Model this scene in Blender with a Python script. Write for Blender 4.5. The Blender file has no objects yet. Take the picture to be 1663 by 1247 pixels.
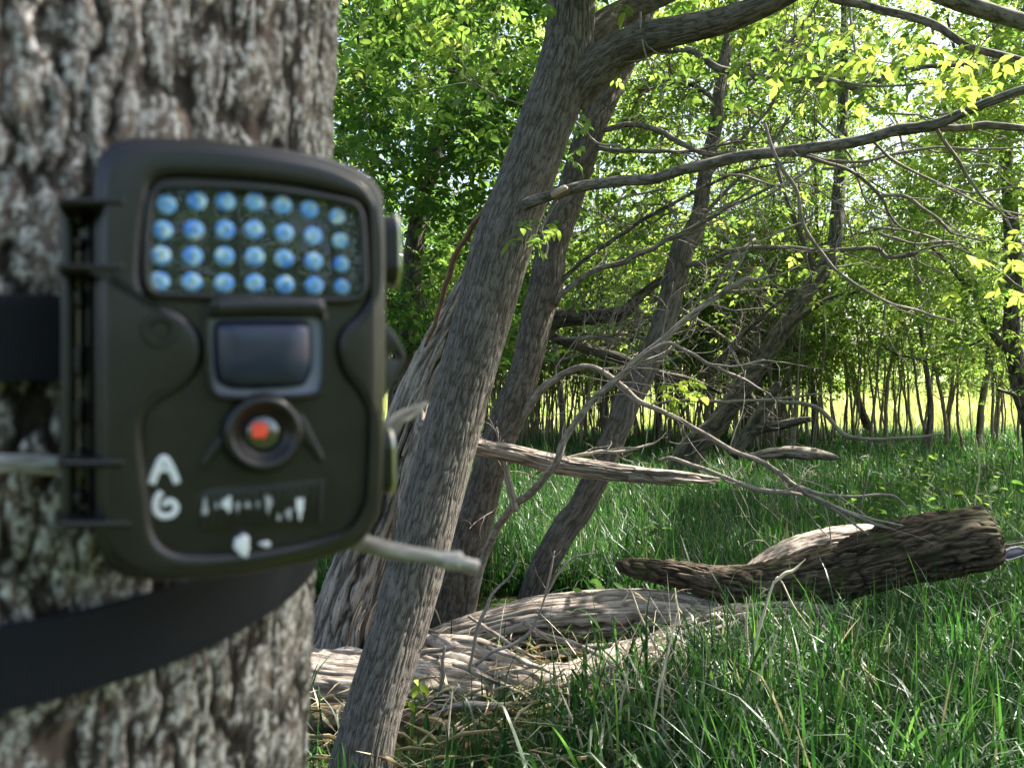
import bpy, math, random
import numpy as np
from mathutils import Vector

# ------------------------------------------------------------------ camera, sky, sun, exposure
S = bpy.context.scene
COL = S.collection
FPX, CX, CY, H = 1345.0, 831.5, 623.5, 1.3
R = math.radians
cam = bpy.data.objects.new("camera", bpy.data.cameras.new("camera"))
COL.objects.link(cam)
cam.location = (0, 0, H)
cam.rotation_euler = (R(90), 0, 0)
cam.data.sensor_width = 36
cam.data.lens = FPX / 1663 * 36
cam.data.clip_start = 0.01
cam.data.clip_end = 1000
cam.data.dof.use_dof = True
cam.data.dof.focus_distance = 4.5
cam.data.dof.aperture_fstop = 11.0
S.camera = cam

SUN_EL, SUN_AZ = R(50), R(64)
W = bpy.data.worlds.new("World")
S.world = W
W.use_nodes = True
wn = W.node_tree.nodes
sky = wn.new("ShaderNodeTexSky")
sky.sky_type = 'NISHITA'
sky.sun_disc = False
sky.sun_elevation = SUN_EL
sky.sun_rotation = SUN_AZ
sky.air_density = 1.0
sky.dust_density = 3.5
sky.ozone_density = 0.4
W.node_tree.links.new(sky.outputs[0], wn["Background"].inputs[0])
wn["Background"].inputs[1].default_value = 0.085

sl = bpy.data.lights.new("sun", 'SUN')
sl.energy = 5.0
sl.angle = R(0.5)
sl.color = (1.0, 0.94, 0.85)
sun = bpy.data.objects.new("sun", sl)
COL.objects.link(sun)
SDIR = Vector((math.sin(SUN_AZ) * math.cos(SUN_EL), math.cos(SUN_AZ) * math.cos(SUN_EL), math.sin(SUN_EL)))
sun.rotation_euler = SDIR.to_track_quat('Z', 'Y').to_euler()
sun.location = (10, 15, 30)

S.view_settings.view_transform = 'Standard'
S.view_settings.look = 'None'
S.view_settings.gamma = 1
S.view_settings.exposure = 2.38
S.cycles.max_bounces = 7
S.cycles.diffuse_bounces = 3
S.cycles.glossy_bounces = 3
S.cycles.transmission_bounces = 5
S.cycles.transparent_max_bounces = 8
S.cycles.caustics_reflective = False
S.cycles.caustics_refractive = False
S.cycles.sample_clamp_indirect = 6
S.cycles.use_denoising = True

rng = np.random.default_rng(7)
random.seed(7)

# ------------------------------------------------------------------ helpers
def at(px, py, Y):
    return np.array([(px - CX) / FPX * Y, Y, H - (py - CY) / FPX * Y])

def gdist(py):                                  # distance of the ground seen at that height
    return H * FPX / (py - CY)

def vnoise(p, seed=0):
    i = np.floor(p).astype(np.int64)
    f = p - i
    f = f * f * (3 - 2 * f)
    def hsh(a, b, c):
        h = (a * 73856093) ^ (b * 19349663) ^ (c * 83492791) ^ (seed * 2654435)
        h = ((h ^ (h >> 13)) * 1274126177) & 0xffffffff
        h = ((h ^ (h >> 15)) * 2246822519) & 0xffffffff
        return ((h ^ (h >> 13)) & 0xffff) / 65535.0
    x, y, z = i[..., 0], i[..., 1], i[..., 2]
    fx, fy, fz = f[..., 0], f[..., 1], f[..., 2]
    def lx(yy, zz):
        return hsh(x, yy, zz) * (1 - fx) + hsh(x + 1, yy, zz) * fx
    return ((lx(y, z) * (1 - fy) + lx(y + 1, z) * fy) * (1 - fz)
            + (lx(y, z + 1) * (1 - fy) + lx(y + 1, z + 1) * fy) * fz)

def fbm(p, oct=3, seed=0):
    s, a, t = 0, 0.5, 0
    for k in range(oct):
        s = s + a * vnoise(p * (2 ** k), seed + k)
        t += a
        a *= 0.5
    return s / t

def ground_z(x, y):
    x = np.asarray(x, float); y = np.asarray(y, float)
    p = np.stack([x * 0.5, y * 0.5, np.zeros_like(x)], -1)
    z = (vnoise(p, 3) - 0.5) * 0.12 * np.clip((np.hypot(x, y) - 1.0) / 4, 0, 1)
    up = np.clip(y - 24, 0, 120)
    return z + up * 0.035

def cat(*parts):
    """join (V, quads, tris, co, tint) tuples"""
    V, Q, T, C, A = [], [], [], [], []
    n = 0
    for p in parts:
        v, q, t, c, a = p
        V.append(v); Q.append(q + n); T.append(t + n)
        C.append(c if c is not None else v); A.append(a if a is not None else np.zeros(len(v)))
        n += len(v)
    return np.concatenate(V), np.concatenate(Q), np.concatenate(T), np.concatenate(C), np.concatenate(A)

E4 = np.zeros((0, 4), np.int64)
E3 = np.zeros((0, 3), np.int64)

def mesh(name, geo, mat, parent=None, smooth=True, ngons=None):
    V, Q, T, C, A = geo
    V = np.asarray(V, float)
    loc = np.array(parent.location) if parent is not None else np.zeros(3)
    if parent is not None and parent.parent is not None:
        loc = loc + np.array(parent.parent.location)
    me = bpy.data.meshes.new(name)
    me.vertices.add(len(V))
    me.vertices.foreach_set("co", (V - loc).astype(np.float32).ravel())
    ng = ngons or []
    li = np.concatenate([Q.ravel(), T.ravel()] + [np.asarray(g) for g in ng]).astype(np.int32)
    tot = np.concatenate([np.full(len(Q), 4), np.full(len(T), 3), np.array([len(g) for g in ng], int)]).astype(np.int32)
    st = np.concatenate([[0], np.cumsum(tot)[:-1]]).astype(np.int32)
    me.loops.add(len(li))
    me.loops.foreach_set("vertex_index", li)
    me.polygons.add(len(tot))
    me.polygons.foreach_set("loop_start", st)
    me.polygons.foreach_set("use_smooth", np.full(len(tot), bool(smooth)))
    if C is not None:
        at_ = me.attributes.new("bark_co", 'FLOAT_VECTOR', 'POINT')
        at_.data.foreach_set("vector", np.asarray(C, np.float32).ravel())
    if A is not None:
        at_ = me.attributes.new("tint", 'FLOAT', 'POINT')
        at_.data.foreach_set("value", np.asarray(A, np.float32).ravel())
    me.update(calc_edges=True)
    me.validate()
    if mat is not None:
        me.materials.append(mat)
    o = bpy.data.objects.new(name, me)
    COL.objects.link(o)
    if parent is not None:
        o.parent = parent
    return o

def tag(o, label, cat_, group=None):
    o["label"] = label
    o["category"] = cat_
    if group:
        o["group"] = group
    return o

def thing(name, loc, label, cat_, group=None):
    o = bpy.data.objects.new(name, None)
    o.empty_display_size = 0.1
    COL.objects.link(o)
    o.location = tuple(float(c) for c in loc)
    return tag(o, label, cat_, group)

def catmull(P, step):
    P = np.asarray(P, float)
    if len(P) == 2:
        n = max(2, int(np.linalg.norm(P[1, :3] - P[0, :3]) / step) + 1)
        t = np.linspace(0, 1, n)[:, None]
        return P[0] * (1 - t) + P[1] * t
    Q = np.vstack([2 * P[0] - P[1], P, 2 * P[-1] - P[-2]])
    out = []
    for i in range(1, len(Q) - 2):
        p0, p1, p2, p3 = Q[i - 1], Q[i], Q[i + 1], Q[i + 2]
        n = max(1, int(math.ceil(np.linalg.norm(p2[:3] - p1[:3]) / step)))
        t = (np.arange(n) / n)[:, None]
        out.append(0.5 * (2 * p1 + (p2 - p0) * t + (2 * p0 - 5 * p1 + 4 * p2 - p3) * t ** 2 + (3 * p1 - p0 - 3 * p2 + p3) * t ** 3))
    out.append(Q[-2][None])
    return np.vstack(out)

def tube(P, rad, segs=12, step=0.05, amp=0.0, freq=(40, 8), lump=0.0, lfreq=6, seed=0, end='round', start='flat', ridge=True, flute=0.0, kink=True, warp=1.0, cracks=0):
    """tapered tube through P; amp = furrow depth, lump = slow irregularity (share of the radius)"""
    P = np.asarray(P, float)
    K = catmull(np.hstack([P, np.asarray(rad, float)[:, None]]), step)
    C, r = K[:, :3].copy(), np.maximum(K[:, 3], 1e-4)
    if r.max() < 0.05 and r.max() > 0.0026 and len(C) > 6 and kink:
        gk = np.random.default_rng(seed + 500)
        s_ = np.concatenate([[0], np.cumsum(np.linalg.norm(np.diff(C, axis=0), axis=1))])
        m_ = max(3, int(s_[-1] / max(0.05, 6 * r.mean())))
        off = gk.normal(size=(m_ + 1, 3)) * 0.34
        off[0] = 0
        for c_ in range(3):
            C[:, c_] += np.interp(s_, np.linspace(0, s_[-1], m_ + 1), off[:, c_]) * np.minimum(r, 0.016)
    n = len(C)
    T = np.gradient(C, axis=0)
    T /= np.linalg.norm(T, axis=1)[:, None] + 1e-9
    N = np.zeros_like(T)
    a = np.array([0, 0, 1.0]) if abs(T[0, 2]) < 0.8 else np.array([0, 1.0, 0])
    v = np.cross(T[0], a); v /= np.linalg.norm(v)
    for i in range(n):
        v = v - T[i] * np.dot(v, T[i]); v /= np.linalg.norm(v) + 1e-9
        N[i] = v
    B = np.cross(T, N)
    L = np.concatenate([[0], np.cumsum(np.linalg.norm(np.diff(C, axis=0), axis=1))])
    th = np.arange(segs) / segs * 2 * math.pi
    ct, st = np.cos(th)[None, :], np.sin(th)[None, :]
    r0 = np.mean(r)
    co = np.stack([ct * r[:, None] + 0 * st, st * r[:, None], np.repeat(L[:, None], segs, 1)], -1)
    co = co + np.array([seed * 1.37, seed * 0.71, seed * 2.3])
    rr = np.repeat(r[:, None], segs, 1)
    tn = np.full((n, segs), 0.7)
    if lump:
        q = co * np.array([lfreq, lfreq, lfreq * 0.45])
        rr = rr * (1 + lump * 2 * (fbm(q, 3, seed) - 0.5))
    if flute:
        q = co * np.array([lfreq * 4, lfreq * 4, lfreq * 0.25])
        rr = rr * (1 + flute * 2 * (fbm(q, 2, seed + 9) - 0.5))
    if amp:
        q = co * np.array([freq[0], freq[0], freq[1]])
        nz = vnoise(q + warp * vnoise(co * 9, seed)[..., None], seed + 4)
        if ridge:
            nz = 1 - np.exp(-((2 * nz - 1) / 0.25) ** 2)
        nz2 = vnoise(q * 2.7, seed + 5)
        rr = rr + amp * (nz - 0.6) + amp * 0.4 * (nz2 - 0.5)
        tn = 0.75 * nz + 0.25 * nz2
    if cracks:                                           # splits running along the wood
        gc = np.random.default_rng(seed + 900)
        for _ in range(cracks):
            c0 = gc.uniform(0, 2 * math.pi); a_ = gc.uniform(-0.1, 0.8) * L[-1]; b_ = a_ + gc.uniform(0.15, 0.6) * L[-1]
            wob = c0 + 0.25 * np.cumsum(gc.normal(size=n)) / math.sqrt(n) + 0.05 * np.sin(L * 40 + c0)
            win = np.clip((L - a_) / 0.06, 0, 1) * np.clip((b_ - L) / 0.06, 0, 1)
            dth = (th[None, :] - wob[:, None] + math.pi) % (2 * math.pi) - math.pi
            ww = gc.uniform(0.04, 0.10)
            e = np.exp(-(dth / ww) ** 2) * win[:, None]
            rr = rr * (1 - gc.uniform(0.08, 0.22) * e + 0.05 * np.exp(-((dth - 2.2 * ww) / (1.6 * ww)) ** 2) * win[:, None])
            tn = tn - 0.7 * e
    jag = None
    if end == 'broken':                                  # a torn end: rows run out at different lengths
        k = fbm(np.stack([np.cos(th) * 2.2, np.sin(th) * 2.2, np.full(segs, seed)], -1), 2, seed + 2)
        k = (k - 0.5) * 2
        w = np.clip((L - (L[-1] - 2.2 * r0)) / (2.2 * r0), 0, 1)
        jag = (w[:, None] ** 1) * k[None, :] * r0 * 1.6
    V = C[:, None, :] + N[:, None, :] * (rr * ct)[..., None] + B[:, None, :] * (rr * st)[..., None]
    if jag is not None:
        V = V + T[:, None, :] * jag[..., None]
    V = V.reshape(-1, 3)
    i = np.arange(n - 1)[:, None] * segs
    j = np.arange(segs)[None, :]
    j2 = (j + 1) % segs
    Q = np.stack([i + j, i + j2, i + segs + j2, i + segs + j], -1).reshape(-1, 4)
    co = co.reshape(-1, 3)
    tn = np.concatenate([tn.reshape(-1), [0.4, 0.4]])
    tris, extra, eco = [], [], []
    nv = len(V)
    def cap(ring, centre, flip):
        idx = nv + len(extra)
        extra.append(centre)
        eco.append(co[ring].mean(0))
        for k in range(segs):
            a_, b_ = ring[k], ring[(k + 1) % segs]
            tris.append((b_, a_, idx) if flip else (a_, b_, idx))
    cap(np.arange(segs), C[0] - T[0] * (0.0 if start == 'flat' else r[0] * 0.5), True)
    off = {'round': 0.6, 'flat': 0.0, 'broken': -0.7, 'point': 1.5}[end]
    cap((n - 1) * segs + np.arange(segs), C[-1] + T[-1] * r[-1] * off, False)
    V = np.vstack([V, extra]); co = np.vstack([co, eco])
    return V, Q, np.array(tris, np.int64), co, tn

def pxtube(pts, **kw):
    """pts: (px, py, Y, width in px)"""
    P = [at(a, b, c) for a, b, c, w in pts]
    rad = [w / 2 / FPX * c for a, b, c, w in pts]
    return tube(P, rad, **kw)

def twigs(P, n, length, r, seed, depth=2, spread=0.9, up=0.1):
    """fine side twigs springing from the polyline P"""
    g = np.random.default_rng(seed)
    K = catmull(np.asarray(P, float), 0.05)
    out = []
    for k in range(n):
        i = g.integers(max(1, len(K) // 6), len(K))
        d0 = K[i] - K[i - 1]; d0 /= np.linalg.norm(d0) + 1e-9
        d = d0 * 0.7 + g.normal(size=3) * spread * np.array([1, 0.7, 0.8]) + np.array([0, 0, up])
        d /= np.linalg.norm(d)
        ln = length * g.uniform(0.35, 1.1)
        m = 5
        pts = [K[i]]
        for s in range(m):
            d = d + g.normal(size=3) * 0.2
            d /= np.linalg.norm(d)
            pts.append(pts[-1] + d * ln / m)
        pts = np.array(pts)
        out.append(tube(pts, np.linspace(r, r * 0.3, m + 1), segs=5, step=ln / 8, seed=seed + k, end='point'))
        if depth > 1:
            out += twigs(pts, 2, ln * 0.5, r * 0.6, seed * 7 + k, depth - 1, spread, up)
    return out

# ------------------------------------------------------------------ node materials
def nodemat(name):
    m = bpy.data.materials.new(name)
    m.use_nodes = True
    nt = m.node_tree
    return m, nt, nt.nodes["Principled BSDF"], nt.links.new

def ramp(nt, fac, stops, interp='LINEAR'):
    r_ = nt.nodes.new("ShaderNodeValToRGB")
    cr = r_.color_ramp
    cr.interpolation = interp
    while len(cr.elements) < len(stops):
        cr.elements.new(0.5)
    for e, (p, c) in zip(cr.elements, stops):
        e.position = p
        e.color = (c[0], c[1], c[2], 1) if not isinstance(c, (int, float)) else (c, c, c, 1)
    nt.links.new(fac, r_.inputs[0])
    return r_

def noise(nt, vec, scale, detail=3, rough=0.55, dist=0.0, sc3=None):
    if sc3 is not None:
        mp = nt.nodes.new("ShaderNodeMapping")
        mp.inputs["Scale"].default_value = sc3
        nt.links.new(vec, mp.inputs[0])
        vec = mp.outputs[0]
    n = nt.nodes.new("ShaderNodeTexNoise")
    n.inputs["Scale"].default_value = scale
    n.inputs["Detail"].default_value = detail
    n.inputs["Roughness"].default_value = rough
    n.inputs["Distortion"].default_value = dist
    nt.links.new(vec, n.inputs[0])
    return n

def math_(nt, op, a, b=None):
    n = nt.nodes.new("ShaderNodeMath")
    n.operation = op
    for k, v in enumerate((a, b)):
        if v is None: continue
        if isinstance(v, (int, float)): n.inputs[k].default_value = v
        else: nt.links.new(v, n.inputs[k])
    return n.outputs[0]

def mixc(nt, fac, a, b, mode='MIX'):
    n = nt.nodes.new("ShaderNodeMix")
    n.data_type = 'RGBA'
    n.blend_type = mode
    if isinstance(fac, (int, float)): n.inputs[0].default_value = fac
    else: nt.links.new(fac, n.inputs[0])
    for k, v in ((6, a), (7, b)):
        if isinstance(v, tuple): n.inputs[k].default_value = (*v, 1)
        else: nt.links.new(v, n.inputs[k])
    return n.outputs[2]

def attr(nt, name):
    a = nt.nodes.new("ShaderNodeAttribute")
    a.attribute_name = name
    return a

def bark_mat(name, dark, mid, light, sc=70, stretch=0.16, bump=0.6, dist=0.004, patch=None, moss=0.0, rough=0.9, width=0.28):
    """furrowed bark or grained dead wood running along the limb"""
    m, nt, bs, ln = nodemat(name)
    co = attr(nt, "bark_co").outputs["Vector"]
    n1 = noise(nt, co, 1, 2, 0.5, 0.6, (sc, sc, sc * stretch))
    n2 = noise(nt, co, 1, 4, 0.65, 0.3, (sc * 2.6, sc * 2.6, sc * stretch * 3.2))
    n3 = noise(nt, co, 9, 4, 0.6)
    rid = math_(nt, 'ABSOLUTE', math_(nt, 'SUBTRACT', n1.outputs[0], 0.5))
    rid = math_(nt, 'MINIMUM', math_(nt, 'MULTIPLY', rid, 1 / width * 2.2), 1.0)
    tnt = attr(nt, "tint").outputs["Fac"]
    hgt = math_(nt, 'ADD', math_(nt, 'MULTIPLY', rid, 0.16), math_(nt, 'MULTIPLY', n2.outputs[0], 0.40))
    hgt = math_(nt, 'ADD', hgt, math_(nt, 'MULTIPLY', tnt, 0.70))
    n6 = noise(nt, co, 1, 8, 0.8, 0.0, (sc * 7, sc * 7, sc * stretch * 9))
    n7 = noise(nt, co, 1, 3, 0.6, 0.2, (sc * 0.9, sc * 0.9, sc * stretch * 0.5))
    fine = ramp(nt, n6.outputs[0], [(0.30, 0.55), (0.70, 1.25)]).outputs[0]
    crk = ramp(nt, math_(nt, 'ABSOLUTE', math_(nt, 'SUBTRACT', n7.outputs[0], 0.5)), [(0.0, 0.25), (0.022, 1.0)]).outputs[0]
    hgt = math_(nt, 'MULTIPLY', math_(nt, 'ADD', hgt, math_(nt, 'MULTIPLY', n6.outputs[0], 0.22)), crk)
    hgt = math_(nt, 'SUBTRACT', hgt, 0.09)
    c = ramp(nt, hgt, [(0.34, dark), (0.68, mid), (1.0, light)]).outputs[0]
    c = mixc(nt, 1.0, c, fine, 'MULTIPLY')
    c = mixc(nt, 0.55, c, ramp(nt, n3.outputs[0], [(0.3, 0.45), (0.7, 1.0)]).outputs[0], 'MULTIPLY')
    if patch is not None:
        n4 = noise(nt, co, 26, 5, 0.7, 0.5)
        c = mixc(nt, ramp(nt, n4.outputs[0], [(0.58, 0.0), (0.66, 0.8)]).outputs[0], c, patch)
    if moss:
        n5 = noise(nt, co, 7, 4, 0.65)
        c = mixc(nt, ramp(nt, n5.outputs[0], [(0.5, 0.0), (0.68, moss)]).outputs[0], c, (0.05, 0.055, 0.018))
    ln(c, bs.inputs["Base Color"])
    bs.inputs["Roughness"].default_value = rough
    bs.inputs["Specular IOR Level"].default_value = 0.25
    b = nt.nodes.new("ShaderNodeBump")
    b.inputs["Strength"].default_value = bump
    b.inputs["Distance"].default_value = dist
    ln(hgt, b.inputs["Height"])
    ln(b.outputs[0], bs.inputs["Normal"])
    return m

def leaf_mat(name, cols, tcols, gloss=0.06, trans=0.5, rough=0.4):
    m, nt, bs, ln = nodemat(name)
    nt.nodes.remove(bs)
    t = attr(nt, "tint").outputs["Fac"]
    k = len(cols) - 1
    d = nt.nodes.new("ShaderNodeBsdfDiffuse")
    tr = nt.nodes.new("ShaderNodeBsdfTranslucent")
    ln(ramp(nt, t, [(i / k, c) for i, c in enumerate(cols)]).outputs[0], d.inputs[0])
    ln(ramp(nt, t, [(i / k, c) for i, c in enumerate(tcols)]).outputs[0], tr.inputs[0])
    mx = nt.nodes.new("ShaderNodeMixShader"); mx.inputs[0].default_value = trans
    ln(d.outputs[0], mx.inputs[1]); ln(tr.outputs[0], mx.inputs[2])
    gl = nt.nodes.new("ShaderNodeBsdfGlossy"); gl.inputs["Roughness"].default_value = rough
    gl.inputs[0].default_value = (0.8, 0.85, 0.8, 1)
    fr = nt.nodes.new("ShaderNodeFresnel"); fr.inputs[0].default_value = 1.4
    mg = nt.nodes.new("ShaderNodeMixShader")
    ln(math_(nt, 'MULTIPLY', fr.outputs[0], gloss * 1.7), mg.inputs[0])
    ln(mx.outputs[0], mg.inputs[1]); ln(gl.outputs[0], mg.inputs[2])
    ln(mg.outputs[0], nt.nodes["Material Output"].inputs[0])
    return m

def plain(name, col, rough=0.5, metal=0.0, spec=0.5, nscale=0, namp=0.3, bump=0.0, coat=0.0):
    m, nt, bs, ln = nodemat(name)
    bs.inputs["Roughness"].default_value = rough
    bs.inputs["Metallic"].default_value = metal
    bs.inputs["Specular IOR Level"].default_value = spec
    bs.inputs["Base Color"].default_value = (*col, 1)
    if coat: bs.inputs["Coat Weight"].default_value = coat
    if nscale:
        tc = nt.nodes.new("ShaderNodeTexCoord").outputs["Object"]
        n = noise(nt, tc, nscale, 4, 0.6)
        c = mixc(nt, ramp(nt, n.outputs[0], [(0.35, 0.0), (0.7, namp)]).outputs[0], col, tuple(min(1, x * 2.2 + 0.02) for x in col))
        ln(c, bs.inputs["Base Color"])
        if bump:
            b = nt.nodes.new("ShaderNodeBump"); b.inputs["Strength"].default_value = bump; b.inputs["Distance"].default_value = 0.0006
            n2 = noise(nt, tc, nscale * 8, 2, 0.5)
            ln(n2.outputs[0], b.inputs["Height"]); ln(b.outputs[0], bs.inputs["Normal"])
    return m

M = {}
M['bark'] = bark_mat("furrowed_bark", (0.062, 0.052, 0.043), (0.145, 0.126, 0.106), (0.205, 0.182, 0.156), 190, 0.2, 0.8, 0.0025)
M['bark_b'] = bark_mat("brown_bark", (0.05, 0.041, 0.033), (0.115, 0.099, 0.081), (0.18, 0.158, 0.134), 120, 0.2, 0.8, 0.004)
M['bark_far'] = bark_mat("dark_bark", (0.03, 0.025, 0.02), (0.11, 0.094, 0.075), (0.20, 0.175, 0.14), 40, 0.2, 0.8, 0.01)
M['smooth'] = bark_mat("smooth_limb_bark", (0.07, 0.06, 0.05), (0.17, 0.15, 0.125), (0.27, 0.24, 0.205), 60, 0.35, 0.4, 0.002)
M['twig'] = bark_mat("dead_twig_bark", (0.12, 0.10, 0.085), (0.26, 0.225, 0.19), (0.40, 0.36, 0.31), 120, 0.2, 0.4, 0.001)
M['wood'] = bark_mat("weathered_wood", (0.12, 0.09, 0.07), (0.33, 0.27, 0.22), (0.48, 0.415, 0.36), 95, 0.06, 0.7, 0.0035, rough=0.85, width=0.2)
M['rot'] = bark_mat("rotten_dark_wood", (0.016, 0.011, 0.007), (0.070, 0.050, 0.033), (0.150, 0.112, 0.076), 110, 0.12, 0.9, 0.005, moss=0.8, width=0.24)
M['snag'] = bark_mat("split_grey_wood", (0.085, 0.065, 0.052), (0.31, 0.26, 0.215), (0.48, 0.415, 0.355), 85, 0.05, 0.8, 0.005, width=0.22)
M['heart'] = bark_mat("fresh_heartwood", (0.12, 0.07, 0.035), (0.36, 0.25, 0.15), (0.62, 0.50, 0.38), 70, 0.06, 0.7, 0.004)
M['pale'] = bark_mat("bleached_twig_wood", (0.26, 0.24, 0.21), (0.46, 0.43, 0.39), (0.62, 0.59, 0.55), 260, 0.12, 0.6, 0.0008)
M['sap'] = bark_mat("sapling_bark", (0.11, 0.09, 0.065), (0.23, 0.19, 0.135), (0.36, 0.30, 0.22), 40, 0.3, 0.3, 0.002)
GREEN = [(0.022, 0.050, 0.016), (0.038, 0.080, 0.022), (0.066, 0.115, 0.028), (0.11, 0.15, 0.036)]
TGREEN = [(0.09, 0.21, 0.032), (0.18, 0.34, 0.05), (0.31, 0.46, 0.07), (0.45, 0.55, 0.11)]
M['leaf'] = leaf_mat("leaf_green", GREEN, TGREEN, 0.05)
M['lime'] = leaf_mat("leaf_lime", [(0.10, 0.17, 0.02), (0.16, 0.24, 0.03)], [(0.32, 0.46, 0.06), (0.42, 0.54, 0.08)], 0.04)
M['grass'] = leaf_mat("grass_blade_green", [(0.014, 0.037, 0.014), (0.023, 0.057, 0.018), (0.043, 0.086, 0.024), (0.26, 0.23, 0.12)],
                      [(0.035, 0.13, 0.022), (0.075, 0.215, 0.034), (0.16, 0.32, 0.05), (0.34, 0.32, 0.16)], 0.045, 0.40, 0.5)
M['straw'] = leaf_mat("dry_straw", [(0.55, 0.46, 0.30), (0.74, 0.67, 0.50)], [(0.35, 0.28, 0.15), (0.45, 0.36, 0.2)], 0.03, 0.25, 0.5)
M['meadow'] = leaf_mat("meadow_grass_pale", [(0.20, 0.28, 0.07), (0.44, 0.45, 0.22)], [(0.25, 0.32, 0.07), (0.42, 0.42, 0.15)], 0.03, 0.4, 0.5)

# ------------------------------------------------------------------ foliage geometry
def leaves(b, ax, nrm, L, Wd, tint, fine=False):
    """b, ax, nrm: (n,3); leaf blades folded along the midrib"""
    n = len(b)
    ax = ax / (np.linalg.norm(ax, axis=1)[:, None] + 1e-9)
    s = np.cross(ax, nrm); s /= np.linalg.norm(s, axis=1)[:, None] + 1e-9
    nn = np.cross(s, ax)
    L = L[:, None]; Wd = Wd[:, None]
    def pt(t, w, z):
        return b + ax * L * t + s * Wd * w + nn * L * z
    if not fine:
        V = np.stack([b, pt(.42, .5, .06), pt(1, 0, -.10), pt(.42, -.5, .06), pt(.45, 0, 0)], 1).reshape(-1, 3)
        k = 5
        T = np.array([[0, 1, 4], [1, 2, 4], [2, 3, 4], [3, 0, 4]])
        Q = E4
    else:
        V = np.stack([b, pt(.2, .40, .05), pt(.5, .46, .05), pt(.78, .25, -.02), pt(1, 0, -.13),
                      pt(.78, -.25, -.02), pt(.5, -.46, .05), pt(.2, -.40, .05), pt(.2, 0, 0), pt(.5, 0, .0), pt(.78, 0, -.05)], 1).reshape(-1, 3)
        k = 11
        T = np.array([[0, 1, 8], [0, 8, 7], [3, 4, 10], [10, 4, 5]])
        Qb = np.array([[1, 2, 9, 8], [2, 3, 10, 9], [8, 9, 6, 7], [9, 10, 5, 6]])
        Q = (np.arange(n)[:, None, None] * k + Qb[None]).reshape(-1, 4)
    T = (np.arange(n)[:, None, None] * k + T[None]).reshape(-1, 3)
    return V, Q, T, None, np.repeat(tint, k)

def sprigs(p, size, g, tmean=0.5, nl=5, fine=False, droop=0.35, outd=None):
    """compound leaves: nl leaflets on a short stalk at every point p"""
    n = len(p)
    d = g.normal(size=(n, 3)) * np.array([1, 1, 0.35]) + np.array([0, 0, -droop])
    if outd is not None:
        d = d + outd
    d /= np.linalg.norm(d, axis=1)[:, None]
    up = np.array([0, 0, 1.0]) + g.normal(size=(n, 3)) * 0.45
    s = np.cross(d, up); s /= np.linalg.norm(s, axis=1)[:, None]
    u = np.cross(s, d)
    tint0 = np.clip(g.normal(tmean, 0.2, n), 0, 1)
    size = size * g.uniform(0.7, 1.25, n)
    B, A, N, L, Wd, Tn = [], [], [], [], [], []
    lay = [(1.0, 0), (0.62, 0.95), (0.62, -0.95), (0.2, 1.15), (0.2, -1.15)][:nl]
    for t, a in lay:
        ax = d * math.cos(a) + s * math.sin(a) + g.normal(size=(n, 3)) * 0.18 + np.array([0, 0, -0.15])
        B.append(p + d * (size * 1.1 * t)[:, None]); A.append(ax)
        N.append(u + g.normal(size=(n, 3)) * 0.25)
        l = size * (1.0 if a == 0 else 0.85) * g.uniform(0.8, 1.15, n)
        L.append(l); Wd.append(l * g.uniform(0.42, 0.6, n))
        Tn.append(np.clip(tint0 + g.normal(0, 0.05, n), 0, 1))
    return leaves(np.concatenate(B), np.concatenate(A), np.concatenate(N), np.concatenate(L), np.concatenate(Wd), np.concatenate(Tn), fine)

def clump_points(centres, radii, per, g, flat=0.75):
    n = len(centres)
    q = g.normal(size=(n, per, 3))
    q /= np.linalg.norm(q, axis=2)[..., None]
    q *= (g.uniform(0, 1, (n, per)) ** 0.45)[..., None]
    q[..., 2] *= flat
    return (centres[:, None, :] + q * radii[:, None, None]).reshape(-1, 3)

SUNV = np.array(SDIR)
GAPS = []                                               # places where the sun comes through the canopy
def gap(px, py, Y, r):
    GAPS.append((at(px, py, Y), r))
for q_ in ((560, 1075, 3.5, .36), (690, 1075, 3.5, .16), (900, 1105, 3.5, .3), (1000, 1065, 3.65, .32), (930, 985, 4.1, .45), (1075, 985, 4.1, .25), (1340, 885, 4.5, .28), (1110, 920, 4.1, .12),
           (950, 755, 4.0, .22), (1070, 770, 3.95, .16), (600, 1030, 3.8, .3), (880, 720, 9.0, 1.0), (1290, 705, 12, 1.1), (880, 830, 6.2, .6), (1000, 800, 7.0, .5), (1610, 960, 3.6, .18), (1290, 1180, 3.0, .12),
           (1330, 760, 8, .4), (1600, 800, 6.5, .5), (735, 900, 2.78, .2), (895, 900, 4.9, .12), (1200, 1130, 3.0, .15), (1250, 980, 3.6, .12), (670, 620, 3.7, .15), (1110, 640, 3.85, .1), (1540, 1090, 3.2, .12), (1300, 820, 6, .3), (1000, 760, 8.5, .8), (1000, 470, 9.5, 1.0), (1220, 500, 11.5, 1.2), (1120, 330, 8.5, .8), (1450, 500, 12, 1.2), (640, 330, 6.5, .45), (1000, 600, 12, 1.0), (1350, 420, 10, .8), (950, 860, 5.5, .45), (1180, 745, 9.5, .7)):
    gap(*q_)
def sunlit(p, keep=0.06):
    """drop most leaves that stand between the sun and a gap"""
    ok = np.ones(len(p), bool)
    for c, r in GAPS:
        d = p - c
        t = d @ SUNV
        e = np.linalg.norm(d - t[:, None] * SUNV, axis=1)
        ok &= ~((t > 0.25) & (e < r + 0.05))
    ok |= np.random.default_rng(len(p)).uniform(0, 1, len(p)) < keep
    return p[ok]

def px_blobs(x0, x1, y0, y1, Y0, Y1, n, g):
    return np.array([at(g.uniform(x0, x1), g.uniform(y0, y1), g.uniform(Y0, Y1)) for _ in range(n)])

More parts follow.
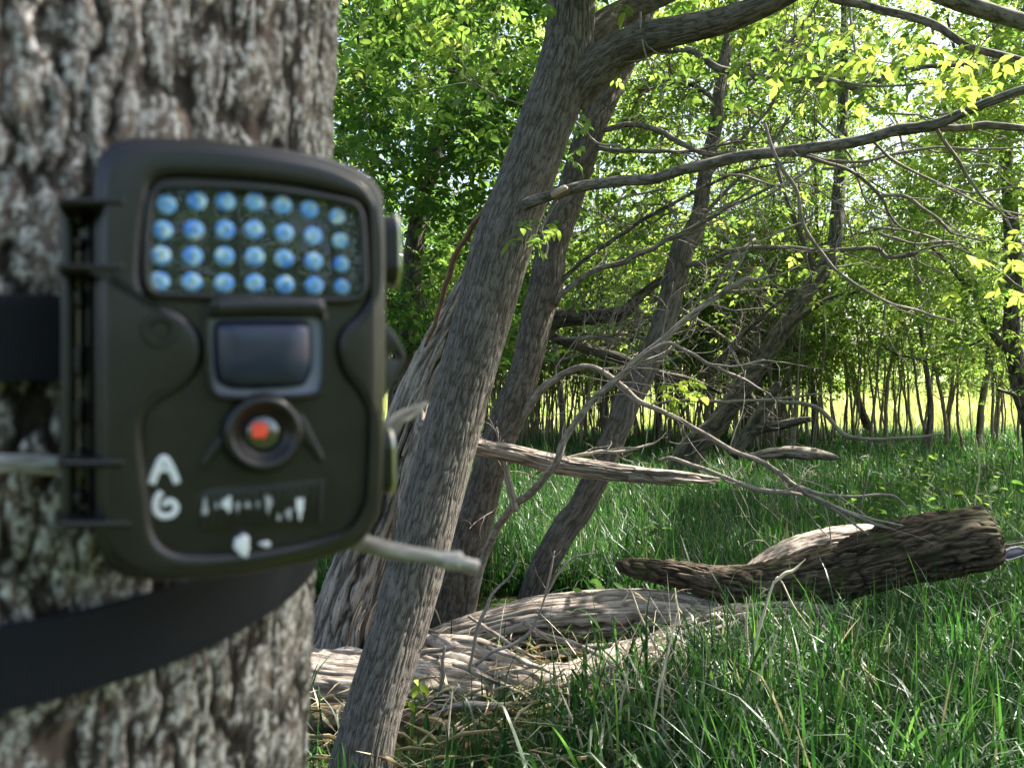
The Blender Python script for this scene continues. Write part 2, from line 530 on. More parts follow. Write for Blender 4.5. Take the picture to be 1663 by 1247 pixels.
# ------------------------------------------------------------------ the ground and the field
M['ground'], nt, bs, ln = nodemat("forest_floor")
geo_ = nt.nodes.new("ShaderNodeNewGeometry")
pos = geo_.outputs["Position"]
sep = nt.nodes.new("ShaderNodeSeparateXYZ"); ln(pos, sep.inputs[0])
na = noise(nt, pos, 1.3, 6, 0.65)
nb = noise(nt, pos, 24, 5, 0.7)
soil = ramp(nt, nb.outputs[0], [(0.3, (0.028, 0.021, 0.013)), (0.55, (0.05, 0.05, 0.02)), (0.75, (0.13, 0.10, 0.06))]).outputs[0]
soil = mixc(nt, ramp(nt, na.outputs[0], [(0.4, 0.2), (0.6, 0.75)]).outputs[0], soil, (0.022, 0.05, 0.012))
fieldc = ramp(nt, noise(nt, pos, 0.35, 6, 0.6).outputs[0], [(0.3, (0.20, 0.27, 0.07)), (0.55, (0.34, 0.38, 0.15)), (0.75, (0.50, 0.48, 0.30))]).outputs[0]
far = ramp(nt, math_(nt, 'MULTIPLY', sep.outputs[1], 0.01), [(0.205, 0.0), (0.245, 1.0)]).outputs[0]
ln(mixc(nt, far, soil, fieldc), bs.inputs["Base Color"])
bs.inputs["Roughness"].default_value = 0.95
bs.inputs["Specular IOR Level"].default_value = 0.1
b_ = nt.nodes.new("ShaderNodeBump"); b_.inputs["Strength"].default_value = 0.8; b_.inputs["Distance"].default_value = 0.03
ln(nb.outputs[0], b_.inputs["Height"]); ln(b_.outputs[0], bs.inputs["Normal"])

def axis_samples(lo, hi, fine_lo, fine_hi, fstep):
    a = list(np.arange(fine_lo, fine_hi + 1e-6, fstep))
    s = fstep
    x = fine_hi
    while x < hi:
        s *= 1.3; x += s; a.append(min(x, hi))
    s = fstep; x = fine_lo
    while x > lo:
        s *= 1.3; x -= s; a.insert(0, max(x, lo))
    return np.array(a)
gx = axis_samples(-400, 400, -8, 14, 0.25)
gy = axis_samples(-300, 600, -4, 26, 0.25)
GX, GY = np.meshgrid(gx, gy)
gv = np.stack([GX, GY, ground_z(GX, GY)], -1).reshape(-1, 3)
nx = len(gx)
ii = (np.arange(len(gy) - 1)[:, None] * nx + np.arange(nx - 1)[None, :])
gq = np.stack([ii, ii + 1, ii + nx + 1, ii + nx], -1).reshape(-1, 4)
o = mesh("ground", (gv, gq, E3, None, None), M['ground'])
o["kind"] = "structure"


# ------------------------------------------------------------------ the near trunk the trail camera is strapped to
AXX, AXY, TR, LEAN = -0.250, 0.418, 0.150, 0.045
def axis_xy(z):
    return AXX + LEAN * (z - H), AXY

def on_trunk(px, py, off=0.0):
    """first hit of the view ray with the trunk (radius TR + off), or the silhouette point"""
    d = np.array([(px - CX) / FPX, 1, -(py - CY) / FPX])
    r = TR + off
    ax = AXX
    for _ in range(4):
        a = d[0] ** 2 + d[1] ** 2
        b = -2 * (ax * d[0] + AXY * d[1])
        c = ax ** 2 + AXY ** 2 - r * r
        q = max(b * b - 4 * a * c, 0)
        t = (-b - math.sqrt(q)) / (2 * a)
        z = H + d[2] * t
        ax = AXX + LEAN * (z - H)
    return d * t + np.array([0, 0, H])

def trunk_angle(p):
    ax, ay = axis_xy(p[2])
    return math.atan2(p[1] - ay, p[0] - ax)

def bark_height(th, z):
    """plated, lichen-spotted bark: 0 in the furrows, 1 on the plates"""
    x = np.stack([np.cos(th) * TR, np.sin(th) * TR, z * 0.5], -1)
    warp = np.stack([fbm(x * 70, 3, 31), fbm(x * 70, 3, 32), fbm(x * 60, 3, 33)], -1) - 0.5
    y = x + warp * 0.018
    a = vnoise(y * np.array([135, 135, 46]), 11)
    f1 = 1 - np.exp(-((2 * a - 1) / 0.27) ** 2)              # deep upright cracks
    b = vnoise(y * np.array([210, 210, 150]), 15)
    f2 = 1 - np.exp(-((2 * b - 1) / 0.16) ** 2)              # finer checking across the plates
    n = fbm(y * 210, 3, 12)
    c = fbm(np.stack([x[..., 0], x[..., 1], z * 0.9], -1) * 480, 2, 13)
    return 0.52 * f1 + 0.16 * f2 + 0.42 * (n - 0.2) + 0.20 * (c - 0.5)

zs = np.concatenate([np.linspace(-0.1, 0.78, 60, endpoint=False), np.linspace(0.78, 1.62, 640, endpoint=False), np.linspace(1.62, 2.6, 90, endpoint=False), np.linspace(2.6, 7.0, 90)])
nth = 760
th = np.arange(nth) / nth * 2 * math.pi
TH, ZZ = np.meshgrid(th, zs)
hb = bark_height(TH, ZZ)
flare = 0.05 * np.clip((0.35 - ZZ) / 0.45, 0, 1) ** 2
taper = 1 - 0.07 * np.clip(ZZ - 1.6, 0, 9)
rr = (TR + 0.010 * (fbm(np.stack([np.cos(TH) * 1.3, np.sin(TH) * 1.3, ZZ * 2.2], -1), 2, 5) - 0.5)) * taper + 0.0048 * (hb - 0.75) + flare
AX = AXX + LEAN * (ZZ - H)
V = np.stack([AX + rr * np.cos(TH), AXY + rr * np.sin(TH), ZZ], -1).reshape(-1, 3)
co = np.stack([np.cos(TH) * TR, np.sin(TH) * TR, ZZ], -1).reshape(-1, 3)
i = np.arange(len(zs) - 1)[:, None] * nth
j = np.arange(nth)[None, :]; j2 = (j + 1) % nth
Q = np.stack([i + j, i + j2, i + nth + j2, i + nth + j], -1).reshape(-1, 4)

m, nt, bs, ln = nodemat("lichened_bark")
co_ = attr(nt, "bark_co").outputs["Vector"]
tf = attr(nt, "tint").outputs["Fac"]
na = noise(nt, co_, 1, 5, 0.75, 0.0, (380, 380, 300))
nb = noise(nt, co_, 1, 8, 0.75, 0.1, (300, 300, 170))
nc = noise(nt, co_, 1, 4, 0.65, 0.3, (95, 95, 55))
nd = noise(nt, co_, 1, 6, 0.75, 0.1, (230, 230, 150))
base = ramp(nt, tf, [(0.25, (0.014, 0.011, 0.009)), (0.48, (0.055, 0.045, 0.037)), (0.7, (0.125, 0.104, 0.090)), (0.95, (0.225, 0.197, 0.178))]).outputs[0]
base = mixc(nt, ramp(nt, nd.outputs[0], [(0.42, 0.75), (0.52, 0.0)]).outputs[0], base, (0.035, 0.028, 0.022))
brn = ramp(nt, noise(nt, co_, 1, 4, 0.6, 0.5, (55, 55, 22)).outputs[0], [(0.54, 0.0), (0.62, 0.4)]).outputs[0]
base = mixc(nt, brn, base, (0.23, 0.165, 0.13))
lich = math_(nt, 'MULTIPLY', ramp(nt, nb.outputs[0], [(0.49, 0.0), (0.57, 1.0)]).outputs[0], ramp(nt, tf, [(0.30, 0.0), (0.50, 1.0)]).outputs[0])
lich = math_(nt, 'MULTIPLY', lich, ramp(nt, na.outputs[0], [(0.30, 0.15), (0.48, 1.0)]).outputs[0])
base = mixc(nt, lich, base, ramp(nt, nd.outputs[0], [(0.35, (0.32, 0.305, 0.285)), (0.6, (0.64, 0.62, 0.595))]).outputs[0])
rust = math_(nt, 'MULTIPLY', ramp(nt, nc.outputs[0], [(0.66, 0.0), (0.70, 0.85)]).outputs[0], ramp(nt, tf, [(0.4, 0.0), (0.7, 0.9)]).outputs[0])
base = mixc(nt, rust, base, (0.40, 0.27, 0.09))
ln(base, bs.inputs["Base Color"])
bs.inputs["Roughness"].default_value = 0.92
bs.inputs["Specular IOR Level"].default_value = 0.2
bb = nt.nodes.new("ShaderNodeBump"); bb.inputs["Strength"].default_value = 0.7; bb.inputs["Distance"].default_value = 0.0015
ln(na.outputs[0], bb.inputs["Height"]); ln(bb.outputs[0], bs.inputs["Normal"])
M['lichen_bark'] = m

near_tree = thing("tree", (AXX, AXY, 0), "rough lichen-spotted tree trunk close by with the trail camera strapped to it", "tree")
mesh("trunk", (V, Q, E3, co, hb.reshape(-1)), M['lichen_bark'], near_tree)

# unseen leaves added along the sun line to shade the camera, plus its crown
g = np.random.default_rng(15)
cc = np.array([np.array([-0.1, 0.33, H]) + np.array(SDIR) * g.uniform(2.2, 5.0) + g.normal(size=3) * np.array([0.5, 0.5, 0.35]) for _ in range(46)])
cc = np.concatenate([cc, np.stack([g.normal(AXX, 1.5, 12), g.normal(1.2, 1.0, 12), g.uniform(4.5, 6.5, 12)], 1)])
mesh("crown", sprigs(clump_points(cc, g.uniform(0.3, 0.5, len(cc)), 40, g), 0.07, g, 0.5, 5), M['leaf'], near_tree)
mesh("branch", tube([(AXX + 0.1, AXY, 4.3), (0.9, 0.9, 4.6), (2.0, 1.5, 4.4)], [0.05, 0.035, 0.015], segs=10, step=0.1), M['bark'], near_tree)  # unseen branch added with the shading leaves

# ------------------------------------------------------------------ trail camera
TH0 = R(24)
U = np.array([math.cos(TH0), math.sin(TH0), 0.018]); U /= np.linalg.norm(U)
N = np.array([math.sin(TH0), -math.cos(TH0), 0.0])
VV = np.cross(N, U); VV /= np.linalg.norm(VV)
N = np.cross(U, VV)
P0 = np.array([-0.0885, 0.281, H])
CAMP = np.array([0, 0, H])

def loc2(px, py, w=0.0):
    d = np.array([(px - CX) / FPX, 1, -(py - CY) / FPX])
    P = P0 + N * w
    t = np.dot(P - CAMP, N) / np.dot(d, N)
    q = CAMP + d * t - P0
    return np.array([np.dot(q, U), np.dot(q, VV)])

def world(uv, w):
    uv = np.asarray(uv, float)
    return P0 + uv[..., 0:1] * U + uv[..., 1:2] * VV + np.asarray(w, float)[..., None] * N

def closed(pts, n=140, smooth=True):
    """closed outline through pts, n even samples"""
    P = np.asarray(pts, float)
    if smooth:
        m_ = len(P); out = []
        for i in range(m_):
            p0, p1, p2, p3 = P[i - 1], P[i], P[(i + 1) % m_], P[(i + 2) % m_]
            t = np.linspace(0, 1, 16, endpoint=False)[:, None]
            out.append(0.5 * (2 * p1 + (p2 - p0) * t + (2 * p0 - 5 * p1 + 4 * p2 - p3) * t ** 2 + (3 * p1 - p0 - 3 * p2 + p3) * t ** 3))
        P = np.vstack(out)
    C = np.vstack([P, P[:1]])
    s = np.concatenate([[0], np.cumsum(np.linalg.norm(np.diff(C, axis=0), axis=1))])
    q = np.linspace(0, s[-1], n, endpoint=False)
    return np.stack([np.interp(q, s, C[:, 0]), np.interp(q, s, C[:, 1])], 1)

def outline(pxs, w, n=140, smooth=True):
    return closed([loc2(x, y, w) for x, y in pxs], n, smooth)

def rrect(cx, cy, hx, hy, r, n=80):
    pts = []
    for (sx, sy, a0) in ((1, 1, 0), (-1, 1, 90), (-1, -1, 180), (1, -1, 270)):
        for k in range(9):
            a = R(a0 + k * 11.25)
            pts.append((cx + sx * (hx - r) + r * math.cos(a), cy + sy * (hy - r) + r * math.sin(a)))
    return closed(pts, n, False)

def inset(P, d):
    """move a closed outline inwards by d (either winding)"""
    a = np.roll(P, 1, 0); b = np.roll(P, -1, 0)
    t = b - a; t /= np.linalg.norm(t, axis=1)[:, None] + 1e-12
    nrm = np.stack([-t[:, 1], t[:, 0]], 1)
    area = 0.5 * np.sum(P[:, 0] * np.roll(P[:, 1], -1) - np.roll(P[:, 0], -1) * P[:, 1])
    return P + nrm * d * (1 if area > 0 else -1)

def loft(rings, to3=None, cap0=True, cap1=True):
    """rings: list of (outline, w) of equal count"""
    f = to3 or world
    n = len(rings[0][0])
    V = np.vstack([f(P, np.full(n, w)) for P, w in rings])
    k = np.arange(len(rings) - 1)[:, None] * n
    j = np.arange(n)[None, :]; j2 = (j + 1) % n
    Q = np.stack([k + j, k + j2, k + n + j2, k + n + j], -1).reshape(-1, 4)
    ng = []
    if cap0: ng.append(list(range(n))[::-1])
    if cap1: ng.append(list(range((len(rings) - 1) * n, len(rings) * n)))
    return V, Q, ng

def bev(P, w0, w1, b, steps=4, back=False):
    """rings of a slab from w0 (far) to w1 (towards the viewer) with a rounded front edge"""
    out = []
    if back:
        for k in range(steps + 1):
            a = math.pi / 2 * k / steps
            out.append((inset(P, b * (1 - math.sin(a))), w0 + b * (1 - math.cos(a))))
    else:
        out.append((P, w0))
    for k in range(steps + 1):
        a = math.pi / 2 * k / steps
        out.append((inset(P, b * (1 - math.cos(a))), w1 - b + b * math.sin(a)))
    return out

def solid(name, rings, mat, parent, to3=None, smooth=True, cap0=True):
    V, Q, ng = loft(rings, to3, cap0)
    o = mesh(name, (V, Q, E3, None, None), mat, parent, smooth, ng)
    o.data.set_sharp_from_angle(angle=R(32))
    return o

def frame(name, outer, inner, w0, w1, b, mat, parent, steps=3):
    """a rim between two outlines of equal count, rounded on both edges"""
    rg = [(outer, w0)]
    for k in range(steps + 1):
        a = math.pi / 2 * k / steps
        rg.append((inset(outer, b * (1 - math.cos(a))), w1 - b + b * math.sin(a)))
    for k in range(steps + 1):
        a = math.pi / 2 * (1 - k / steps)
        rg.append((inset(inner, -b * (1 - math.cos(a))), w1 - b + b * math.sin(a)))
    rg.append((inner, w0))
    V, Q, ng = loft(rg, None, False, False)
    n = len(outer); last = (len(rg) - 1) * n
    j = np.arange(n); j2 = (j + 1) % n
    Q = np.vstack([Q, np.stack([last + j, last + j2, j2, j], 1)])
    o = mesh(name, (V, Q, E3, None, None), mat, parent)
    o.data.set_sharp_from_angle(angle=R(32))
    return o

PL = plain("olive_plastic", (0.0098, 0.0090, 0.0080), 0.28, 0, 0.5, 60, 0.25, 0.12)
PL2 = plain("dark_olive_plastic", (0.009, 0.0082, 0.007), 0.32, 0, 0.5, 60, 0.25, 0.12)
BLK = plain("black_panel", (0.008, 0.009, 0.008), 0.25, 0, 0.5)
WHT = plain("worn_white_paint", (0.72, 0.74, 0.76), 0.7, 0, 0.3, 500, 0.0)
GREYP = plain("faded_grey_paint", (0.36, 0.37, 0.38), 0.7, 0, 0.3)
MET = plain("latch_metal", (0.60, 0.57, 0.45), 0.28, 1.0, 0.5)
LEDM, nt, bs, ln = nodemat("led_lens_sky_reflection")  # pale blue lens with the sky's reflection painted into its colour
tc = nt.nodes.new("ShaderNodeTexCoord").outputs["Object"]
nn_ = noise(nt, tc, 300, 1, 0.5)
ln(ramp(nt, nn_.outputs[0], [(0.30, (0.09, 0.30, 0.95)), (0.52, (0.28, 0.58, 0.99)), (0.68, (0.80, 0.92, 0.95))]).outputs[0], bs.inputs["Base Color"])
bs.inputs["Roughness"].default_value = 0.12
CHIP = plain("led_chip_yellow", (0.42, 0.58, 0.50), 0.3, 0.0, 0.6)
PANE, nt, bs, ln = nodemat("window_pane")
nt.nodes.remove(bs)
tb = nt.nodes.new("ShaderNodeBsdfTransparent"); tb.inputs[0].default_value = (0.93, 0.96, 0.97, 1)
gb = nt.nodes.new("ShaderNodeBsdfGlossy"); gb.inputs["Roughness"].default_value = 0.02
mx = nt.nodes.new("ShaderNodeMixShader"); mx.inputs[0].default_value = 0.02
ln(tb.outputs[0], mx.inputs[1]); ln(gb.outputs[0], mx.inputs[2]); ln(mx.outputs[0], nt.nodes["Material Output"].inputs[0])
PIR = plain("sensor_lens_blue", (0.012, 0.018, 0.045), 0.22, 0, 0.6)
PIRF = plain("sensor_film_pale", (0.24, 0.26, 0.36), 0.30, 0, 0.5)
GLS = plain("lens_glass", (0.006, 0.010, 0.008), 0.03, 0.0, 1.0, coat=1.0)
GLS.node_tree.nodes["Principled BSDF"].inputs["IOR"].default_value = 1.6
RED = plain("lens_red_reflection", (0.80, 0.06, 0.03), 0.5, 0, 0.3, 520, 1.0)  # stands for a red reflection in the glass, put in as colour

tc_root = thing("trail_camera", P0 - VV * 0.07, "olive-brown plastic trail camera with a panel of blue LEDs strapped to the near trunk", "trail camera")

OB = [(149, 600), (149, 330), (154, 268), (172, 236), (210, 221), (300, 222), (420, 233), (530, 253), (588, 274), (617, 300), (628, 350), (629, 600), (624, 800), (613, 848), (585, 886), (520, 911), (430, 930), (320, 943), (220, 943), (182, 927), (160, 892), (151, 820)]
ob = outline(OB, -0.008)
solid("housing", bev(ob, -0.052, -0.0075, 0.004, back=True), PL2, tc_root)
def shrink(pts, k, c=(389, 582)):
    return [(c[0] + (x - c[0]) * (1 - k / abs(max(180, abs(x - c[0])))), c[1] + (y - c[1]) * (1 - k / max(260, abs(y - c[1])))) for x, y in pts]
oc0 = outline(shrink(OB, 13), 0.0)
cov = solid("front_cover", bev(oc0, -0.0072, 0.0044, 0.0015, 3), PL2, tc_root)
HG = [(244, 330), (250, 300), (275, 288), (340, 289), (450, 297), (540, 314), (583, 330), (599, 358), (604, 420), (601, 470), (583, 506), (556, 532), (546, 565), (556, 605), (585, 645), (600, 690), (599, 780), (590, 835), (562, 861), (480, 882), (400, 893), (315, 898), (275, 890), (252, 862), (242, 790), (234, 700), (248, 662), (295, 632), (324, 600), (331, 562), (319, 532), (290, 506), (250, 488), (232, 462), (232, 410), (239, 350)]
hg = outline(HG, 0.006, 240)
solid("face_panel", [(inset(hg, -0.001), 0.0036), (inset(hg, -0.001), 0.0047)], PL, tc_root)
ocd = outline(shrink(OB, 14), 0.006, 900)
hc = loc2(430, 580, 0.006)
oa = np.arctan2(ocd[:, 1] - hc[1], ocd[:, 0] - hc[0])
orad = np.linalg.norm(ocd - hc, axis=1)
srt = np.argsort(oa)
ha = np.arctan2(hg[:, 1] - hc[1], hg[:, 0] - hc[0])
hr = np.interp(ha, oa[srt], orad[srt], period=2 * math.pi)
oc = hc + np.stack([np.cos(ha), np.sin(ha)], 1) * hr[:, None]
frame("face_surround", oc, hg, 0.0040, 0.0082, 0.0030, PL, tc_root, 5)

# window: rim, black board, 28 LEDs, pane
wi = outline([(256, 318), (285, 309), (400, 311), (500, 322), (560, 333), (578, 342), (584, 372), (587, 430), (586, 470), (570, 481), (500, 481), (400, 478), (300, 474), (258, 472), (247, 462), (245, 430), (247, 370)], 0.0075, 160)
wo = inset(wi, -0.0024)
rim = frame("window_rim", wo, wi, 0.0042, 0.0085, 0.0010, PL, tc_root)
solid("led_board", [(inset(wi, -0.0005), 0.0040), (inset(wi, -0.0005), 0.0048)], BLK, tc_root)
rows = [[(270, 332), (320, 326), (367, 327), (414, 328), (459, 333), (503, 340), (548, 352)],
        [(264, 374), (315, 373), (366, 373), (413, 373), (462, 378), (509, 383), (553, 391)],
        [(261, 415), (313, 416), (365, 416), (414, 417), (462, 420), (510, 424), (555, 429)],
        [(259, 457), (312, 458), (364, 460), (414, 460), (463, 462), (511, 464), (556, 466)]]
for row in rows:
    for k, (x, y) in enumerate(row):
        c = loc2(x, y, 0.006)
        r0 = 0.0031 if k < 6 else 0.0027
        ang = np.arange(18) / 18 * 2 * math.pi
        cir = np.stack([np.cos(ang), np.sin(ang)], 1)
        rg = [(c + cir * r0, 0.0046), (c + cir * r0, 0.0056)]
        for q in range(1, 5):
            a = math.pi / 2 * q / 5
            rg.append((c + cir * r0 * math.cos(a), 0.0056 + r0 * 0.42 * math.sin(a)))
        led = solid("led", rg, LEDM, tc_root)
        cc = c + np.array([0.0005, 0.0008])
        solid("led_chip", [(cc + cir * 0.0010, 0.0066), (cc + cir * 0.0008, 0.0076), (cc + cir * 0.0003, 0.0078)], CHIP, led)
solid("window_pane", [(inset(wi, 0.0001), 0.00785), (inset(wi, 0.0001), 0.0079)], PANE, tc_root, smooth=False)

# motion sensor: hooded box, pale film, bulging blue lens
po = outline([(333, 505), (340, 492), (360, 489), (500, 490), (524, 494), (532, 510), (531, 600), (527, 633), (510, 646), (430, 651), (362, 649), (345, 640), (337, 600)], 0.010, 120)
pi_ = outline([(339, 528), (343, 518), (370, 515), (490, 514), (519, 516), (526, 528), (526, 590), (523, 625), (508, 637), (430, 642), (366, 640), (350, 632), (342, 600)], 0.011, 120)
box = frame("sensor_frame", po, pi_, 0.0040, 0.0105, 0.0012, PL, tc_root)
solid("sensor_film", [(inset(pi_, -0.0004), 0.0042), (inset(pi_, -0.0004), 0.0072)], PIRF, tc_root)
pl_ = outline([(348, 535), (354, 522), (370, 518), (485, 518), (503, 522), (511, 535), (512, 590), (505, 614), (488, 628), (400, 633), (368, 628), (351, 608)], 0.012, 90)
rg = [(pl_, 0.0070)]
for q in range(1, 9):
    a = math.pi / 2 * q / 9
    rg.append((pl_.mean(0) + (pl_ - pl_.mean(0)) * math.cos(a) ** 0.6, 0.0070 + 0.0062 * math.sin(a)))
solid("sensor_lens", rg, PIR, tc_root)
brow = outline([(338, 495), (345, 486), (430, 480), (515, 483), (531, 494), (528, 510), (510, 512), (430, 511), (352, 513), (342, 510)], 0.013, 90)
solid("sensor_hood", bev(brow, 0.0046, 0.0135, 0.0028, 4), PL, tc_root)

# lens: stepped ring and glass
ang = np.arange(56) / 56 * 2 * math.pi
cir = np.stack([np.cos(ang), np.sin(ang)], 1)
lc = loc2(430, 704, 0.012)
prof = [(0.0138, 0.0040), (0.0134, 0.0078), (0.0126, 0.0108), (0.0116, 0.0124), (0.0104, 0.0126), (0.0096, 0.0118), (0.0080, 0.0098), (0.0070, 0.0088), (0.0062, 0.0084), (0.0062, 0.0070)]
V, Q, ng = loft([(lc + cir * r_, w_) for r_, w_ in prof], None, False, False)
lring = mesh("lens_ring", (V, Q, E3, None, None), PL, tc_root)
rg = [(lc + cir * 0.0063, 0.0072)]
for q in range(0, 7):
    a = math.pi / 2 * q / 7
    rg.append((lc + cir * 0.0062 * math.cos(a), 0.0078 + 0.0022 * math.sin(a)))
glass = solid("lens_glass", rg, GLS, lring)
# raised red patch: a reflection in the lens painted as colour
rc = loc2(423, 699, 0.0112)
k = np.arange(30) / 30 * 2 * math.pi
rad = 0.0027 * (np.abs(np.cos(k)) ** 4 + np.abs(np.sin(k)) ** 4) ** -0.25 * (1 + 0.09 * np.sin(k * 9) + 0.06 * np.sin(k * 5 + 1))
solid("lens_reflection_patch", [(rc + np.stack([np.cos(k), np.sin(k)], 1) * rad[:, None], 0.0090), (rc + np.stack([np.cos(k), np.sin(k)], 1) * rad[:, None] * 0.9, 0.01025)], RED, lring)

# two flanking ribs below the sensor
for pts in ([(392, 668), (404, 690), (352, 738), (334, 760), (326, 756), (338, 728)], [(462, 664), (490, 672), (512, 712), (526, 742), (519, 748), (500, 726), (474, 692)]):
    rb = outline(pts, 0.0055, 60)
    solid("rib", bev(rb, 0.0042, 0.0068, 0.0009, 3), PL2, tc_root)

# slotted grille with worn white paint on its bars
gb_ = outline([(326, 800), (420, 789), (522, 778), (527, 786), (524, 842), (518, 852), (420, 862), (335, 866), (328, 858)], 0.0048, 80)
gp = solid("grille", bev(gb_, 0.0043, 0.0049, 0.0003, 2), PL2, tc_root)
for k in range(17):
    x = 334 + k * 11.6
    yt = 803 - 0.12 * (x - 330); yb = 860 - 0.07 * (x - 330)
    a = loc2(x, yt, 0.0055); b = loc2(x - 3, yb, 0.0055)
    d = (b - a) / np.linalg.norm(b - a); s = np.array([-d[1], d[0]]) * 0.00075
    quad = closed([a + s, a - s, b - s, b + s], 24, False)
    solid("grille_bar", bev(quad, 0.0046, 0.0060, 0.0003, 2), PL, gp)
for (x, y, hx, hy) in ((333, 824, 4.5, 14), (352, 820, 2.5, 7), (369, 818, 8, 11), (386, 822, 3.5, 8), (402, 820, 5, 5), (419, 819, 2.5, 6), (436, 817, 5.5, 13), (453, 840, 3.5, 5), (469, 834, 5, 9), (487, 823, 6, 16), (533, 836, 9, 1.8)):
    k = np.arange(22) / 22 * 2 * math.pi
    jit = 1 + 0.25 * np.sin(k * 3 + x) + 0.18 * np.sin(k * 5 + y)
    w0_ = 0.0060 if x < 528 else 0.0045
    pts = np.array([loc2(x + hx * j_ * math.cos(a), y + hy * j_ * math.sin(a), w0_) for a, j_ in zip(k, jit)])
    solid("paint_scuff", [(pts, w0_ - 0.0001), (pts, w0_ + 0.00012), (inset(pts, 0.0002), w0_ + 0.00018)], GREYP if x != 369 and x != 487 else WHT, tc_root)
for (x, y, hx, hy, w0_) in ((394, 886, 12, 17, 0.0080), (432, 884, 9, 4, 0.0070)):
    k = np.arange(22) / 22 * 2 * math.pi
    jit = 1 + 0.15 * np.sin(k * 3 + x) + 0.1 * np.sin(k * 7 + y)
    pts = np.array([loc2(x + hx * j_ * math.cos(a), y + hy * j_ * math.sin(a), w0_) for a, j_ in zip(k, jit)])
    solid("paint_scuff", [(pts, w0_ - 0.003), (pts, w0_ + 0.0003), (inset(pts, 0.0005), w0_ + 0.0005)], WHT, tc_root)

def stroke(pxs, wpx, w):
    """a hand-painted stroke: a flattened bead on the panel"""
    P = np.array([np.append(loc2(x, y, w), w) for x, y in pxs])
    P3 = world(P[:, :2], P[:, 2])
    g_ = tube(P3, [wpx / 2 / FPX * 0.27] * len(P3), segs=10, step=0.0006, lump=0.15, lfreq=300, seed=3)
    V = g_[0]
    dn = (V - (P0 + N * w)) @ N
    V = V - N[None] * (dn * 0.75)[:, None]
    return (V,) + g_[1:]
mesh("painted_letter", cat(stroke([(246, 786), (252, 768), (260, 750), (266, 744), (272, 750), (281, 768), (287, 783)], 13, 0.0046), stroke([(256, 765), (266, 762), (276, 764)], 9, 0.0046)), WHT, tc_root)
mesh("painted_digit", stroke([(263, 799), (256, 806), (252, 820), (255, 832), (266, 838), (280, 835), (286, 825), (281, 815), (271, 814), (266, 821)], 11, 0.0046), WHT, tc_root)

# screw recess on the left scoop
sc_ = loc2(260, 536, 0.0085)
solid("screw_boss", [(sc_ + cir * 0.0056, 0.0078), (sc_ + cir * 0.0050, 0.0094), (sc_ + cir * 0.0036, 0.0094), (sc_ + cir * 0.0030, 0.0085)], PL, tc_root)
solid("screw_hole", [(sc_ + cir * 0.0030, 0.0084), (sc_ + cir * 0.0027, 0.0086)], BLK, tc_root)

# hinge on the left: spine, knuckles, pin
def slab(name, x0, x1, y0, y1, w0, w1, b, mat, parent=tc_root):
    ol = closed([loc2(x0, y0, w1), loc2(x1, y0, w1), loc2(x1, y1, w1), loc2(x0, y1, w1)], 60, False)
    return solid(name, bev(ol, w0, w1, b, 3), mat, parent)
hs = slab("hinge", 97, 122, 322, 862, -0.026, -0.010, 0.002, PL2)
for y in (326, 433, 752, 852):
    slab("hinge_bar", 93, 203 if y < 800 else 214, y - 6, y + 7, -0.020, 0.0090, 0.0012, PL2, hs)
pin = [world(loc2(127, y, -0.014), np.array(-0.014)) for y in (330, 600, 855)]
mesh("hinge_pin", tube(np.array(pin).reshape(-1, 3), [0.0007] * 3, segs=10, step=0.02), plain("dull_pin_metal", (0.36, 0.31, 0.25), 0.4, 0.8), hs)
for (y0, y1) in ((340, 362), (385, 400), (470, 498), (560, 610), (650, 690), (730, 760), (800, 822)):
    slab("hinge_knuckle", 119, 135, y0, y1, -0.022, -0.0095, 0.0018, PL2, hs)
slab("hinge_flange", 137, 152, 345, 850, -0.040, -0.012, 0.0015, PL2, hs)

# two latches on the right side: dark buttons with a bright metal lip, seen edge on
def side_map(u0):
    def f(P, w):
        P = np.asarray(P, float)
        return P0 + U * (u0 + np.asarray(w)[..., None]) + VV * P[..., 1:2] + N * P[..., 0:1]
    return f
for (y0, y1, xr) in ((350, 466, 644), (696, 802, 635)):
    yc = (y0 + y1) / 2
    wc = -0.024
    u_in = loc2(xr - 26, yc, wc)[0]
    u_out = loc2(xr, yc, wc)[0]
    hv = abs(loc2(xr, y0, wc)[1] - loc2(xr, y1, wc)[1]) / 2
    vc = loc2(xr, yc, wc)[1]
    ol = rrect(wc, vc, 0.0075, hv, 0.0072, 70)
    f = side_map(u_in)
    dpt = u_out - u_in
    lt = solid("latch", [(inset(ol, 0.001), -0.004), (inset(ol, 0.0008), dpt * 0.35), (inset(ol, 0.0003), dpt * 0.5), (inset(ol, 0.0003), dpt * 0.7), (inset(ol, 0.0016), dpt * 0.8)], PL2, tc_root, to3=f)
    solid("latch_rim", [(ol, dpt * 0.70), (inset(ol, -0.0004), dpt * 0.78), (inset(ol, -0.0004), dpt * 0.94), (inset(ol, 0.0004), dpt), (inset(ol, 0.0018), dpt * 0.98)], MET, lt, to3=f)

# padlock tab with its hole
to = outline([(618, 522), (630, 528), (645, 548), (656, 570), (658, 588), (652, 604), (636, 630), (620, 652), (600, 655), (598, 590), (600, 525)], -0.020, 72)
th_ = loc2(643, 579, -0.020)
ci_ = np.array([th_ + 0.0019 * (p - th_) / np.linalg.norm(p - th_) for p in to])
frame("padlock_tab", to, ci_, -0.024, -0.020, 0.0006, PL, tc_root)

